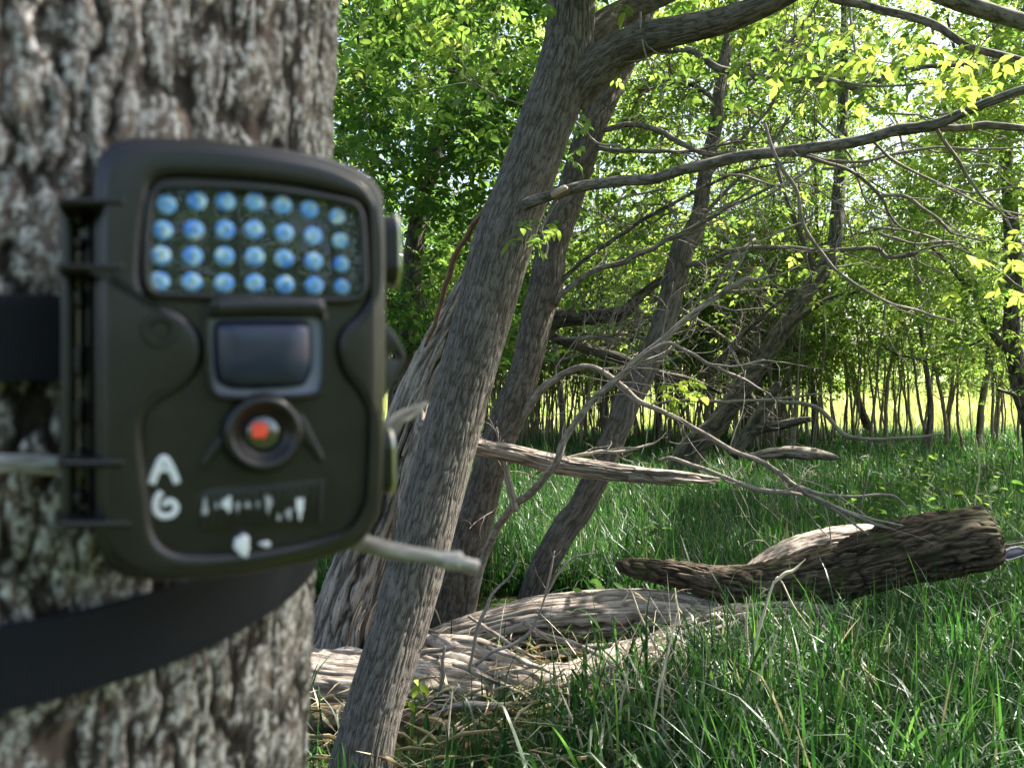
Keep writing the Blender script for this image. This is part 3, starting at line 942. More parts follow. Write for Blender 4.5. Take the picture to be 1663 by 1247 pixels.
# ------------------------------------------------------------------ webbing strap, winding round trunk behind the camera
ms, nt, bs, ln = nodemat("black_webbing")
co_ = attr(nt, "bark_co").outputs["Vector"]
wv = nt.nodes.new("ShaderNodeTexWave"); wv.inputs["Scale"].default_value = 160; wv.inputs["Distortion"].default_value = 0.4
wv.bands_direction = 'Y'
ln(co_, wv.inputs[0])
wv2 = nt.nodes.new("ShaderNodeTexWave"); wv2.inputs["Scale"].default_value = 260; wv2.bands_direction = 'X'
ln(co_, wv2.inputs[0])
hh = math_(nt, 'ADD', wv.outputs["Fac"], wv2.outputs["Fac"])
ln(ramp(nt, hh, [(0.4, (0.004, 0.0045, 0.006)), (1.5, (0.026, 0.027, 0.033))]).outputs[0], bs.inputs["Base Color"])
bs.inputs["Roughness"].default_value = 0.85
bs.inputs["Specular IOR Level"].default_value = 0.12
bb = nt.nodes.new("ShaderNodeBump"); bb.inputs["Distance"].default_value = 0.0008; bb.inputs["Strength"].default_value = 0.7
ln(hh, bb.inputs["Height"]); ln(bb.outputs[0], bs.inputs["Normal"])

ctrl = []                                               # (angle, height) along the strap, unwound
for px, py in ((150, 549), (95, 548), (0, 546)):
    p = on_trunk(px, py, 0.004); ctrl.append((trunk_angle(p), p[2]))
a_left, z_left = ctrl[-1]
front = []
for px, py in ((548, 790), (520, 868), (450, 935), (350, 985), (200, 1038), (100, 1062), (0, 1086)):
    p = on_trunk(px, py, 0.004); front.append((trunk_angle(p), p[2]))
ang_list = [c[0] for c in ctrl]
ang_list = list(np.unwrap(ang_list)); z_list = [c[1] for c in ctrl]
fa = list(np.unwrap([f_[0] for f_ in front]))
while fa[0] > ang_list[-1]: fa = [a - 2 * math.pi for a in fa]
aa = ang_list + [(ang_list[-1] * 0.5 + fa[0] * 0.5)] + fa + [fa[-1] - 1.2]
zz = z_list + [z_list[-1] * 0.55 + front[0][1] * 0.45] + [f_[1] for f_ in front] + [front[-1][1] - 0.012]
K0 = np.array([(a * TR, z) for a, z in zip(aa, zz)])
d0 = np.concatenate([[0], np.cumsum(np.linalg.norm(np.diff(K0, axis=0), axis=1))])
dq = np.arange(0, d0[-1], 0.006)
K = np.stack([np.interp(dq, d0, K0[:, 0]), np.interp(dq, d0, K0[:, 1])], 1)
for _ in range(30):
    K[1:-1] = 0.25 * K[:-2] + 0.5 * K[1:-1] + 0.25 * K[2:]
t = np.gradient(K[:, :2], axis=0); t /= np.linalg.norm(t, axis=1)[:, None]
nrm2 = np.stack([-t[:, 1], t[:, 0]], 1)
HW = 0.0148
cols = np.linspace(-HW, HW, 13)
SV, SC = [], []
for layer, off in ((0, 0.0042), (1, 0.0062)):
    for q in range(len(K)):
        for c in cols:
            e = K[q, :2] + nrm2[q] * c
            a = e[0] / TR; z = e[1]
            ax, ay = axis_xy(z)
            wob = 0.0012 * math.sin(q * 0.21)
            r_ = TR + off + wob - (0.0008 if abs(c) > HW * 0.95 else 0)
            SV.append((ax + r_ * math.cos(a), ay + r_ * math.sin(a), z))
            SC.append((q * 0.006, c, 0))
SV = np.array(SV); SC = np.array(SC)
nk, ncol = len(K), len(cols)
sq = []
for layer in (0, 1):
    o_ = layer * nk * ncol
    for q in range(nk - 1):
        for c in range(ncol - 1):
            a_ = o_ + q * ncol + c
            sq.append((a_, a_ + 1, a_ + ncol + 1, a_ + ncol) if layer else (a_, a_ + ncol, a_ + ncol + 1, a_ + 1))
n0 = nk * ncol
for q in range(nk - 1):
    for c in (0, ncol - 1):
        a_ = q * ncol + c
        sq.append((a_, a_ + n0, a_ + n0 + ncol, a_ + ncol))
so = mesh("strap", (SV, np.array(sq), E3, SC, None), ms)
tag(so, "black woven webbing strap wound round the near trunk under the trail camera", "strap")

# ------------------------------------------------------------------ two dead sticks wedged behind the camera
p1 = on_trunk(-60, 752, 0.012); p2 = on_trunk(100, 757, 0.010)
P = [p1, p2, on_trunk(180, 770, 0.006), on_trunk(320, 815, 0.010) , at(600, 884, 0.335), at(690, 902, 0.337), at(776, 921, 0.340)]
g1 = tube(P, [0.0033, 0.0034, 0.0030, 0.0030, 0.0037, 0.0032, 0.0029], segs=20, step=0.003, amp=0.0006, freq=(500, 40), lump=0.12, lfreq=120, seed=5, end='flat', kink=False)
kn = at(733, 906, 0.3385)
g2 = tube([kn - np.array([0.004, 0, 0.0008]), kn + np.array([0.004, 0, -0.0008])], [0.0036, 0.0035], segs=14, step=0.002, lump=0.2, lfreq=150, seed=8)
tag(mesh("stick", cat(g1, g2), M['pale']), "bleached broken stick wedged low behind the trail camera, its stub end poking right", "stick")
P = [at(520, 775, 0.345), at(600, 722, 0.350), at(640, 685, 0.352), at(668, 667, 0.354), at(692, 655, 0.356)]
g1 = tube(P, [0.0030, 0.0031, 0.0026, 0.0019, 0.0009], segs=12, step=0.003, amp=0.0005, freq=(500, 60), lump=0.2, lfreq=150, seed=11, end='point', kink=False)
P = [at(648, 680, 0.352), at(662, 678, 0.354), at(675, 668, 0.357), at(686, 665, 0.358)]
g2 = tube(P, [0.0018, 0.0016, 0.0013, 0.0006], segs=8, step=0.003, lump=0.2, lfreq=200, seed=12, end='point')
tag(mesh("stick", cat(g1, g2), M['pale']), "thin pale stick with splintered tip jutting up right from behind the trail camera", "stick")

# ------------------------------------------------------------------ trees one can tell apart
def tree_root(name, px, py, Y, label, cat_="tree", group=None):
    x = (px - CX) / FPX * Y
    return thing(name, (x, Y, float(ground_z(x, Y)) - 0.02), label, cat_, group)

def pxpath(pts):
    return [at(a, b, c) for a, b, c, w in pts]

# --- the big leaning tree right of the trail camera
t1 = tree_root("leaning_tree", 575, 1290, 2.62, "thick grey leaning tree with furrowed bark and forked top just right of the trail camera")
trunk1 = [(560, 1345, 2.60, 128), (578, 1285, 2.62, 108), (600, 1180, 2.65, 94), (636, 1060, 2.70, 90), (660, 980, 2.74, 92), (701, 820, 2.80, 93), (741, 670, 2.86, 92), (781, 530, 2.90, 92), (815, 400, 2.93, 96), (850, 303, 2.96, 90), (886, 202, 2.98, 86), (915, 120, 3.0, 92), (925, 50, 3.0, 80), (930, -40, 3.02, 74), (945, -200, 3.05, 66), (980, -420, 3.15, 50), (1000, -640, 3.3, 30)]
mesh("trunk", pxtube(trunk1, segs=260, step=0.008, amp=0.0030, freq=(150, 22), lump=0.07, lfreq=7, seed=1, warp=0.5), M['bark'], t1)
limb = [(925, 160, 3.0, 60), (960, 118, 2.97, 66), (1000, 86, 2.93, 58), (1050, 62, 2.88, 50), (1110, 48, 2.8, 46), (1180, 32, 2.72, 42), (1250, 4, 2.65, 38), (1330, -40, 2.6, 36), (1460, -120, 2.6, 30)]
mesh("branch", pxtube(limb, segs=100, step=0.009, amp=0.0025, freq=(110, 22), lump=0.06, lfreq=9, seed=2), M['bark'], t1)
limb = [(935, 82, 3.02, 50), (970, 50, 3.05, 48), (1005, 24, 3.1, 40), (1060, 0, 3.15, 34), (1120, -30, 3.2, 30), (1200, -80, 3.3, 24)]
mesh("branch", pxtube(limb, segs=32, step=0.015, amp=0.002, freq=(110, 22), lump=0.06, lfreq=9, seed=3), M['bark_b'], t1)
limb = [(835, 345, 2.90, 24), (862, 330, 2.84, 19), (905, 315, 2.80, 18), (950, 303, 2.78, 18), (1038, 292, 2.72, 18), (1110, 276, 2.66, 17), (1201, 257, 2.6, 18), (1303, 240, 2.5, 18), (1391, 230, 2.42, 18), (1455, 213, 2.36, 17), (1523, 196, 2.3, 16), (1591, 169, 2.24, 15), (1663, 145, 2.18, 15), (1800, 90, 2.1, 14)]
g_ = [pxtube(limb, segs=20, step=0.012, amp=0.0012, freq=(150, 30), lump=0.09, lfreq=22, seed=4)]
fork = [(1440, 217, 2.37, 13), (1523, 209, 2.34, 12), (1600, 206, 2.32, 12), (1663, 207, 2.3, 11), (1790, 215, 2.28, 10)]
g_.append(pxtube(fork, segs=14, step=0.012, amp=0.001, freq=(150, 30), lump=0.09, lfreq=22, seed=5))
mesh("branch", cat(*g_), M['smooth'], t1)
tear = [(897, 318, 2.797, 12), (907, 314, 2.785, 14), (920, 312, 2.78, 12)]
mesh("bark_tear", pxtube(tear, segs=10, step=0.006, lump=0.2, lfreq=60, seed=6), M['heart'], t1)
limb = [(795, 330, 2.95, 12), (780, 350, 3.0, 10), (760, 380, 3.1, 9), (738, 420, 3.2, 10), (722, 470, 3.3, 9), (705, 530, 3.4, 7), (690, 560, 3.5, 5)]
mesh("branch", pxtube(limb, segs=10, step=0.02, lump=0.15, lfreq=30, seed=7), plain("red_brown_dead_wood", (0.13, 0.075, 0.05), 0.9, 0, 0.2, 30, 0.4), t1)
# long hanging dead shoots from the limbs
for k, (pts, mt) in enumerate([
    ([(1242, 200, 2.5, 5.2), (1262, 257, 2.5, 6), (1293, 305, 2.52, 6.8), (1300, 355, 2.55, 6), (1317, 389, 2.58, 6), (1354, 434, 2.6, 5.2), (1388, 461, 2.62, 5.2), (1438, 488, 2.65, 4.5), (1482, 503, 2.7, 4.5), (1550, 522, 2.75, 3)], 'twig'),
    ([(1290, 250, 2.5, 6.4), (1337, 264, 2.52, 6.4), (1388, 281, 2.55, 5.6), (1432, 321, 2.6, 5.6), (1442, 345, 2.62, 4), (1462, 369, 2.65, 3.2), (1490, 380, 2.7, 2.4)], 'smooth'),
    ([(1428, 318, 2.6, 6), (1472, 321, 2.6, 6), (1499, 338, 2.62, 5), (1526, 359, 2.65, 5), (1550, 379, 2.7, 4), (1600, 392, 2.75, 3)], 'twig'),
    ([(1516, 200, 2.3, 6), (1543, 244, 2.35, 6), (1570, 284, 2.4, 6), (1591, 315, 2.4, 5), (1621, 342, 2.45, 4), (1645, 376, 2.5, 3), (1663, 420, 2.5, 2)], 'twig'),
    ([(1418, 230, 2.4, 5), (1455, 264, 2.5, 5), (1523, 298, 2.55, 4), (1591, 330, 2.6, 4), (1663, 350, 2.6, 3)], 'twig'),
    ([(1150, 268, 2.64, 4.8), (1290, 252, 2.6, 6.4), (1340, 260, 2.6, 5.6), (1400, 262, 2.6, 4.8), (1460, 250, 2.6, 4.8), (1520, 240, 2.6, 4), (1600, 243, 2.6, 3.2), (1663, 240, 2.6, 2.4)], 'smooth'),
    ([(1390, 150, 2.5, 3), (1400, 135, 2.5, 3), (1392, 100, 2.52, 4), (1385, 60, 2.55, 4), (1380, 20, 2.6, 5), (1378, -20, 2.6, 5)], 'twig'),
    ([(1040, 20, 2.85, 4), (1042, 60, 2.84, 4), (1050, 95, 2.84, 3), (1065, 130, 2.84, 2)], 'twig')]):
    gl = [pxtube(pts, segs=8, step=0.02, lump=0.12, lfreq=40, seed=20 + k, end='point')]
    gl += twigs(pxpath(pts), 6, 0.22, 0.0022, 300 + k, 2)
    mesh("branch", cat(*gl), M[mt], t1)
limb = [(1290, -40, 2.5, 16), (1354, -2, 2.5, 14), (1405, 9, 2.5, 13), (1472, 25, 2.45, 13), (1523, 45, 2.42, 13), (1557, 65, 2.4, 12), (1608, 84, 2.38, 12), (1663, 99, 2.35, 11), (1800, 130, 2.3, 9)]
mesh("branch", pxtube(limb, segs=14, step=0.012, amp=0.001, freq=(150, 30), lump=0.08, lfreq=20, seed=30), M['smooth'], t1)
limb = [(1440, -50, 2.1, 30), (1533, -4, 2.1, 28), (1600, 20, 2.1, 27), (1663, 38, 2.1, 26), (1800, 70, 2.1, 22)]
mesh("branch", pxtube(limb, segs=18, step=0.012, amp=0.0012, freq=(150, 30), lump=0.06, lfreq=18, seed=31), M['smooth'], t1)
g = np.random.default_rng(41)
# lime leaves close by in the upper right
pts = []
for (x, y, n) in ((1400, 50, 7), (1425, 78, 8), (1385, 75, 4), (1490, 70, 5), (1520, 85, 4), (1560, 105, 8), (1545, 125, 7), (1570, 140, 5), (1600, 92, 3), (1520, 150, 6), (1560, 165, 5), (1630, 110, 3), (1545, 470, 3), (1640, 430, 6), (1655, 480, 6), (1610, 420, 4), (1655, 380, 5), (1540, 400, 3)):
    for _ in range(n):
        pts.append(at(x + g.normal() * 14, y + g.normal() * 12, g.uniform(1.75, 2.0)))
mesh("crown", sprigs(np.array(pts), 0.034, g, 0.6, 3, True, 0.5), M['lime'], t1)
# its own canopy
c1 = np.concatenate([px_blobs(860, 1700, -900, -30, 2.4, 4.2, 60, g), px_blobs(1100, 1760, 20, 120, 3.0, 4.4, 10, g), px_blobs(560, 840, -40, 180, 3.6, 4.6, 8, g)])
mesh("crown", sprigs(sunlit(clump_points(c1, g.uniform(0.25, 0.5, len(c1)), 34, g)), 0.055, g, 0.5, 5, True), M['leaf'], t1)

# vine leaves on the trunk
vroot = thing("creeper_vine", at(880, 420, 2.82), "green creeper with broad leaflets hanging on the big leaning trunk below its dead side branch", "vine")
vp = [(905, 325, 2.83, 4), (893, 345, 2.83, 4), (880, 372, 2.83, 4), (890, 400, 2.83, 4), (882, 425, 2.83, 3)]
mesh("stem", pxtube(vp, segs=6, step=0.02), M['twig'], vroot)
vv = [at(x + g.normal() * 7, y + g.normal() * 7, 2.76 + g.normal() * 0.03) for (x, y) in ((855, 362), (868, 372), (878, 360), (895, 352), (868, 392), (845, 380), (885, 388), (893, 370), (905, 365), (880, 405), (925, 245), (915, 262), (942, 205), (950, 235), (960, 190))]
mesh("foliage", sprigs(np.array(vv), 0.042, g, 0.55, 5, True, 0.4), M['leaf'], vroot)

# --- second trunk of the clump
t2 = tree_root("leaning_tree", 735, 1015, 4.45, "dark brown leaning tree with a swollen knot, directly behind the big forked trunk")
trunk2 = [(722, 1075, 4.42, 110), (735, 1012, 4.45, 76), (748, 923, 4.48, 62), (779, 820, 4.52, 57), (802, 737, 4.55, 52), (828, 669, 4.58, 56), (853, 602, 4.6, 48), (875, 501, 4.64, 52), (886, 470, 4.64, 56), (897, 400, 4.66, 51), (930, 303, 4.7, 46), (962, 202, 4.75, 47), (992, 135, 4.8, 46), (1022, 78, 4.85, 42), (1045, 20, 4.9, 38), (1080, -80, 5.0, 34), (1130, -260, 5.2, 26), (1150, -420, 5.4, 14)]
mesh("trunk", pxtube(trunk2, segs=120, step=0.015, amp=0.004, freq=(100, 22), lump=0.08, lfreq=6, seed=51), M['bark_b'], t2)
for k, (pts, mt) in enumerate([
    ([(900, 492, 4.6, 12), (916, 476, 4.55, 9), (968, 441, 4.5, 9), (1021, 420, 4.45, 9), (1066, 400, 4.4, 8), (1110, 377, 4.35, 8), (1180, 340, 4.3, 6), (1260, 300, 4.2, 4)], 'smooth'),
    ([(905, 465, 4.6, 10), (930, 440, 4.6, 7), (954, 417, 4.6, 7), (1021, 374, 4.5, 7), (1110, 320, 4.4, 6), (1200, 280, 4.3, 5), (1290, 262, 4.2, 3)], 'bark_far'),
    ([(968, 217, 4.75, 10), (984, 209, 4.72, 9), (1021, 204, 4.68, 9), (1068, 210, 4.62, 9), (1110, 236, 4.55, 9), (1151, 250, 4.5, 8), (1230, 250, 4.45, 7), (1330, 240, 4.4, 5)], 'smooth'),
    ([(965, 240, 4.7, 8), (1000, 243, 4.66, 7), (1060, 246, 4.6, 7), (1120, 246, 4.6, 6), (1200, 230, 4.6, 4)], 'smooth'),
    ([(1010, 112, 4.8, 16), (1060, 84, 4.75, 12), (1100, 83, 4.7, 11), (1127, 86, 4.65, 11), (1168, 110, 4.6, 12), (1235, 127, 4.55, 12), (1279, 131, 4.5, 11), (1337, 130, 4.45, 11), (1394, 145, 4.4, 10), (1422, 134, 4.4, 9), (1479, 115, 4.35, 8), (1540, 107, 4.3, 7), (1615, 102, 4.3, 6), (1700, 95, 4.3, 5)], 'smooth'),
    ([(1195, 112, 4.55, 6), (1240, 95, 4.6, 6), (1270, 75, 4.6, 6), (1300, 50, 4.6, 5), (1330, 0, 4.6, 4)], 'smooth'),
    ([(836, 690, 4.58, 18), (856, 664, 4.52, 15), (873, 639, 4.45, 12.8), (914, 609, 4.35, 11.2), (954, 597, 4.28, 9.8), (990, 612, 4.25, 9.8), (1021, 639, 4.22, 9.8), (1055, 658, 4.2, 9), (1106, 680, 4.16, 8.2), (1134, 698, 4.14, 8.2), (1185, 728, 4.1, 8.2), (1235, 749, 4.08, 8.2), (1262, 766, 4.06, 8.2), (1290, 788, 4.04, 7.5), (1339, 816, 4.0, 6.8), (1399, 840, 3.96, 6), (1455, 862, 3.94, 4.5)], 'twig')]):
    gl = [pxtube(pts, segs=12, step=0.025, lump=0.10, lfreq=25, amp=0.001, freq=(120, 25), seed=60 + k, end='point')]
    gl += twigs(pxpath(pts), 16, 0.5, 0.0038, 400 + k, 2)
    if k == 6:
        for q in ([(1290, 788, 4.04, 7), (1330, 800, 4.0, 6), (1380, 806, 3.98, 5), (1439, 803, 3.95, 4), (1462, 812, 3.95, 3), (1490, 845, 3.95, 2)], [(1320, 806, 4.0, 6), (1400, 838, 3.96, 5), (1478, 856, 3.92, 3)], [(1350, 822, 3.99, 6), (1380, 845, 3.97, 4), (1410, 868, 3.95, 3)], [(1280, 780, 4.04, 6), (1330, 812, 4.0, 5), (1390, 850, 3.97, 3)]):
            gl.append(pxtube(q, segs=8, step=0.02, lump=0.12, lfreq=30, seed=77, end='point'))
    mesh("branch", cat(*gl), M[mt], t2)
c2 = np.concatenate([px_blobs(1680, 2500, -500, 250, 3.6, 6.5, 105, g), px_blobs(900, 1900, -600, -40, 4.2, 6.5, 70, g), px_blobs(990, 1663, 10, 220, 5.0, 7.0, 34, g)])  # clumps beyond the right edge are added to shade the grass
mesh("crown", sprigs(sunlit(clump_points(c2, g.uniform(0.3, 0.6, len(c2)), 40, g)), 0.062, g, 0.6, 5), M['leaf'], t2)

# --- the arching slender stem of the clump
t3 = tree_root("slender_tree", 765, 1010, 4.4, "slender bent bare stem arching right across the hanging broken log")
pts = [(762, 1040, 4.4, 20.3), (765, 990, 4.38, 15.6), (776, 940, 4.34, 14), (788, 895, 4.3, 13.3), (808, 858, 4.2, 12.5), (836, 818, 4.05, 11.7), (887, 774, 3.9, 11.7), (907, 750, 3.85, 11.7), (920, 710, 3.85, 10.9), (954, 663, 3.85, 10.9), (994, 619, 3.85, 10.9), (1035, 582, 3.85, 10.9), (1075, 551, 3.85, 10.1), (1100, 529, 3.85, 10.1), (1144, 495, 3.85, 9.4), (1178, 473, 3.85, 7), (1195, 440, 3.85, 4.7), (1212, 407, 3.85, 3.1), (1222, 380, 3.85, 2.3)]
gl = [pxtube(pts, segs=18, step=0.02, lump=0.10, lfreq=20, amp=0.0015, freq=(120, 25), seed=81, end='point')]
gl += twigs(pxpath(pts[6:]), 16, 0.45, 0.004, 83, 2, 1.0, 0.15)
mesh("trunk", cat(*gl), M['twig'], t3)
for k, pts in enumerate([[(1178, 473, 3.85, 9), (1195, 462, 3.8, 10), (1212, 454, 3.78, 9), (1230, 455, 3.75, 6), (1250, 448, 3.7, 3)], [(1178, 476, 3.85, 6), (1210, 472, 3.85, 5), (1240, 468, 3.85, 3)], [(990, 623, 3.85, 5), (1070, 561, 3.8, 6), (1110, 567, 3.78, 6), (1150, 590, 3.76, 6), (1200, 612, 3.74, 5), (1250, 640, 3.7, 3)], [(1150, 592, 3.76, 4), (1200, 594, 3.7, 3), (1240, 585, 3.7, 3)]]):
    mesh("branch", cat(pxtube(pts, segs=8, step=0.02, lump=0.12, lfreq=30, seed=90 + k, end='point'), *twigs(pxpath(pts), 4, 0.25, 0.0028, 95 + k, 2)), M['twig'], t3)
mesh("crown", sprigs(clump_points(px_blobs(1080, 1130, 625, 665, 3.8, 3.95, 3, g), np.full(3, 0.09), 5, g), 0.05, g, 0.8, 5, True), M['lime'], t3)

# --- third trunk
t4 = tree_root("leaning_tree", 855, 992, 4.9, "medium leaning tree third from the trail camera, its foot behind the pale sunlit log")
trunk4 = [(838, 1045, 4.88, 64), (856, 991, 4.9, 44), (881, 923, 4.92, 42), (920, 854, 4.95, 44), (946, 820, 4.96, 42), (1000, 703, 5.0, 40), (1018, 655, 5.02, 44), (1032, 630, 5.03, 42), (1075, 535, 5.1, 37), (1092, 470, 5.12, 38), (1108, 405, 5.15, 38), (1124, 380, 5.17, 34), (1136, 345, 5.2, 24), (1147, 271, 5.25, 22), (1160, 215, 5.3, 22), (1166, 169, 5.3, 20), (1176, 101, 5.4, 17), (1188, 34, 5.5, 15), (1200, -60, 5.6, 13), (1215, -200, 5.8, 8)]
mesh("trunk", pxtube(trunk4, segs=90, step=0.016, amp=0.005, freq=(80, 16), lump=0.09, lfreq=8, seed=101), M['bark'], t4)
for k, (pts, mt) in enumerate([
    ([(1110, 430, 5.1, 10.2), (1127, 430, 5.05, 8.5), (1165, 420, 4.95, 8.5), (1201, 407, 4.85, 7.6), (1262, 402, 4.8, 6.8), (1337, 408, 4.7, 6.8), (1418, 403, 4.6, 6.8), (1438, 416, 4.55, 6.8), (1472, 415, 4.5, 6.8), (1516, 401, 4.4, 4.2), (1560, 395, 4.4, 2.5)], 'smooth'),
    ([(1160, 170, 5.3, 9), (1140, 148, 5.25, 8), (1120, 137, 5.2, 7), (1090, 135, 5.1, 5), (1040, 150, 5.0, 4)], 'bark_far'),
    ([(1130, 360, 5.18, 8), (1180, 310, 5.15, 6), (1240, 250, 5.1, 5), (1290, 180, 5.1, 4), (1330, 120, 5.1, 3)], 'smooth'),
    ([(1145, 290, 5.2, 7), (1200, 230, 5.15, 5), (1260, 160, 5.1, 4), (1290, 60, 5.1, 3)], 'smooth')]):
    gl = [pxtube(pts, segs=12, step=0.03, lump=0.12, lfreq=20, seed=110 + k, end='point')]
    gl += twigs(pxpath(pts), 24, 0.65, 0.0042, 500 + k, 2, 1.0, 0.2)
    mesh("branch", cat(*gl), M[mt], t4)
gq = np.random.default_rng(43)
for k in range(16):                                     # long bare shoots arching down
    x, y, Y = gq.uniform(1000, 1560), gq.uniform(120, 420), gq.uniform(3.6, 6.0)
    dx, dy = gq.uniform(60, 130) * gq.choice([1, 1, -1]), gq.uniform(-10, 70)
    pts = []
    for s_ in range(6):
        pts.append((x, y, Y, 4.6 - 0.6 * s_))
        x += dx * 0.6 + gq.normal() * 12; y += dy * 0.6 + gq.normal() * 12; dy += gq.normal() * 22; Y += gq.normal() * 0.06
    mesh("branch", cat(pxtube(pts, segs=6, step=0.04, lump=0.12, lfreq=25, seed=170 + k, end='point'), *twigs(pxpath(pts), 5, 0.4, 0.003, 180 + k, 1)), M['twig'], t4)
c4 = np.concatenate([px_blobs(1680, 2300, -500, 250, 5.0, 8.5, 50, g), px_blobs(1000, 1700, -40, 330, 5.6, 8.5, 48, g), px_blobs(950, 1900, -600, -60, 5.5, 9, 60, g), px_blobs(940, 1120, 180, 420, 5.6, 7.5, 9, g)])  # first clumps, out of view at right, added for ground shade
mesh("crown", sprigs(sunlit(clump_points(c4, g.uniform(0.35, 0.75, len(c4)), 54, g)), 0.075, g, 0.60, 5), M['leaf'], t4)

# --- leafy tree filling the upper left, its trunk mostly hidden
t5 = tree_root("leafy_tree", 650, 900, 6.3, "dense dark-leaved tree filling the space between the near trunk and the leaning trunk")
trunk5 = [(628, 950, 6.3, 46), (640, 760, 6.3, 38), (652, 600, 6.3, 36), (664, 500, 6.3, 34), (676, 380, 6.35, 30), (705, 260, 6.4, 26), (740, 130, 6.5, 22), (760, 20, 6.6, 18), (770, -120, 6.8, 14), (780, -300, 7.0, 8)]
mesh("trunk", pxtube(trunk5, segs=28, step=0.04, amp=0.006, freq=(60, 14), lump=0.12, lfreq=6, seed=121), M['bark_far'], t5)
for k, pts in enumerate([[(700, 270, 6.4, 14), (745, 250, 6.2, 12), (790, 232, 6.0, 9), (800, 200, 5.9, 7), (850, 130, 5.8, 5)], [(660, 520, 6.3, 12), (610, 470, 6.0, 9), (580, 380, 5.8, 6), (560, 250, 5.7, 4)], [(690, 320, 6.35, 10), (620, 220, 6.2, 8), (590, 120, 6.2, 6), (575, 20, 6.2, 4)], [(740, 130, 6.5, 9), (690, 50, 6.5, 7), (650, -40, 6.5, 4)], [(655, 580, 6.3, 10), (720, 520, 6.1, 7), (780, 440, 6.0, 5), (820, 370, 6.0, 3)]]):
    mesh("branch", cat(pxtube(pts, segs=10, step=0.04, lump=0.14, lfreq=16, seed=130 + k, end='point'), *twigs(pxpath(pts), 14, 0.7, 0.005, 600 + k, 2)), M['bark_far'], t5)
c5 = np.concatenate([px_blobs(520, 900, -60, 330, 5.0, 7.6, 90, g), px_blobs(520, 830, 330, 560, 5.0, 7.6, 34, g), px_blobs(400, 900, -600, -60, 5.0, 8.0, 60, g)])
mesh("crown", sprigs(sunlit(clump_points(c5, g.uniform(0.3, 0.6, len(c5)), 40, g)), 0.082, g, 0.22, 5), M['leaf'], t5)

# --- leaning tree in the clearing's middle distance
t6 = tree_root("leaning_tree", 1112, 745, 10.5, "dark tree leaning right in the middle distance beyond the fallen branches")
trunk6 = [(1100, 790, 10.5, 64), (1120, 732, 10.5, 44), (1164, 688, 10.5, 33), (1200, 637, 10.5, 34), (1235, 590, 10.5, 29), (1264, 546, 10.5, 29), (1295, 502, 10.6, 27), (1330, 451, 10.7, 28), (1354, 400, 10.8, 24), (1360, 338, 10.9, 21), (1366, 250, 11, 18), (1370, 120, 11, 14), (1372, -60, 11, 9)]
mesh("trunk", pxtube(trunk6, segs=28, step=0.06, amp=0.012, freq=(30, 7), lump=0.1, lfreq=4, seed=141), M['bark_far'], t6)
for k, pts in enumerate([[(1225, 600, 10.5, 14), (1228, 560, 10.5, 12), (1230, 520, 10.5, 11), (1240, 470, 10.5, 8), (1260, 420, 10.5, 5)], [(1264, 548, 10.5, 12), (1300, 515, 10.3, 9), (1340, 488, 10.1, 7), (1400, 470, 10, 5), (1480, 450, 10, 3)], [(1210, 630, 10.5, 10), (1228, 655, 10.4, 8), (1232, 680, 10.4, 7)], [(1240, 590, 10.5, 9), (1160, 540, 10.5, 8), (1100, 500, 10.6, 6), (1040, 470, 10.8, 4)], [(1330, 451, 10.7, 12), (1300, 380, 10.7, 8), (1270, 300, 10.8, 6), (1250, 210, 11, 3)]]):
    mesh("branch", cat(pxtube(pts, segs=10, step=0.06, lump=0.1, lfreq=10, seed=150 + k, end='point'), *twigs(pxpath(pts), 18, 0.9, 0.007, 700 + k, 2)), M['bark_far'], t6)
c6 = np.concatenate([px_blobs(960, 1560, 180, 520, 8.5, 12, 66, g), px_blobs(1000, 1560, -120, 180, 9, 12.5, 40, g)])
mesh("crown", sprigs(sunlit(clump_points(c6, g.uniform(0.5, 1.0, len(c6)), 76, g)), 0.095, g, 0.66, 4), M['leaf'], t6)

# --- tree at the right edge
t7 = tree_root("leafy_tree", 1668, 760, 9.0, "dark-stemmed tree at the right edge with a limb bending left over the clearing")
trunk7 = [(1690, 800, 9, 40), (1676, 700, 9, 30), (1660, 640, 9, 27), (1650, 590, 9, 26), (1643, 530, 9, 25), (1646, 440, 9.1, 24), (1640, 330, 9.2, 22), (1630, 220, 9.3, 20), (1622, 100, 9.4, 17), (1615, -60, 9.6, 12), (1610, -200, 9.6, 7)]
mesh("trunk", pxtube(trunk7, segs=24, step=0.05, amp=0.01, freq=(40, 8), lump=0.1, lfreq=5, seed=161), M['bark_far'], t7)
for k, pts in enumerate([[(1640, 572, 9, 16), (1615, 545, 8.9, 13), (1598, 512, 8.8, 12), (1585, 480, 8.7, 11), (1574, 468, 8.7, 10), (1550, 440, 8.6, 8), (1533, 420, 8.6, 6), (1510, 400, 8.6, 4)], [(1640, 250, 9.2, 10), (1600, 200, 9, 8), (1560, 120, 9, 6), (1540, 30, 9, 4)], [(1655, 660, 8.9, 9), (1645, 640, 8.8, 8), (1620, 632, 8.7, 4)]]):
    mesh("branch", cat(pxtube(pts, segs=10, step=0.05, lump=0.12, lfreq=10, seed=165 + k, end='point'), *twigs(pxpath(pts), 9, 0.7, 0.006, 800 + k, 2)), M['bark_far'], t7)
c7 = np.concatenate([px_blobs(1680, 2200, -300, 350, 7.0, 11, 40, g), px_blobs(1470, 1800, 120, 560, 7.2, 10.5, 50, g), px_blobs(1450, 1800, -300, 120, 7.5, 10.5, 36, g)])  # clumps right of the view added to cast shade
mesh("crown", sprigs(sunlit(clump_points(c7, g.uniform(0.4, 0.8, len(c7)), 54, g)), 0.08, g, 0.55, 5), M['leaf'], t7)

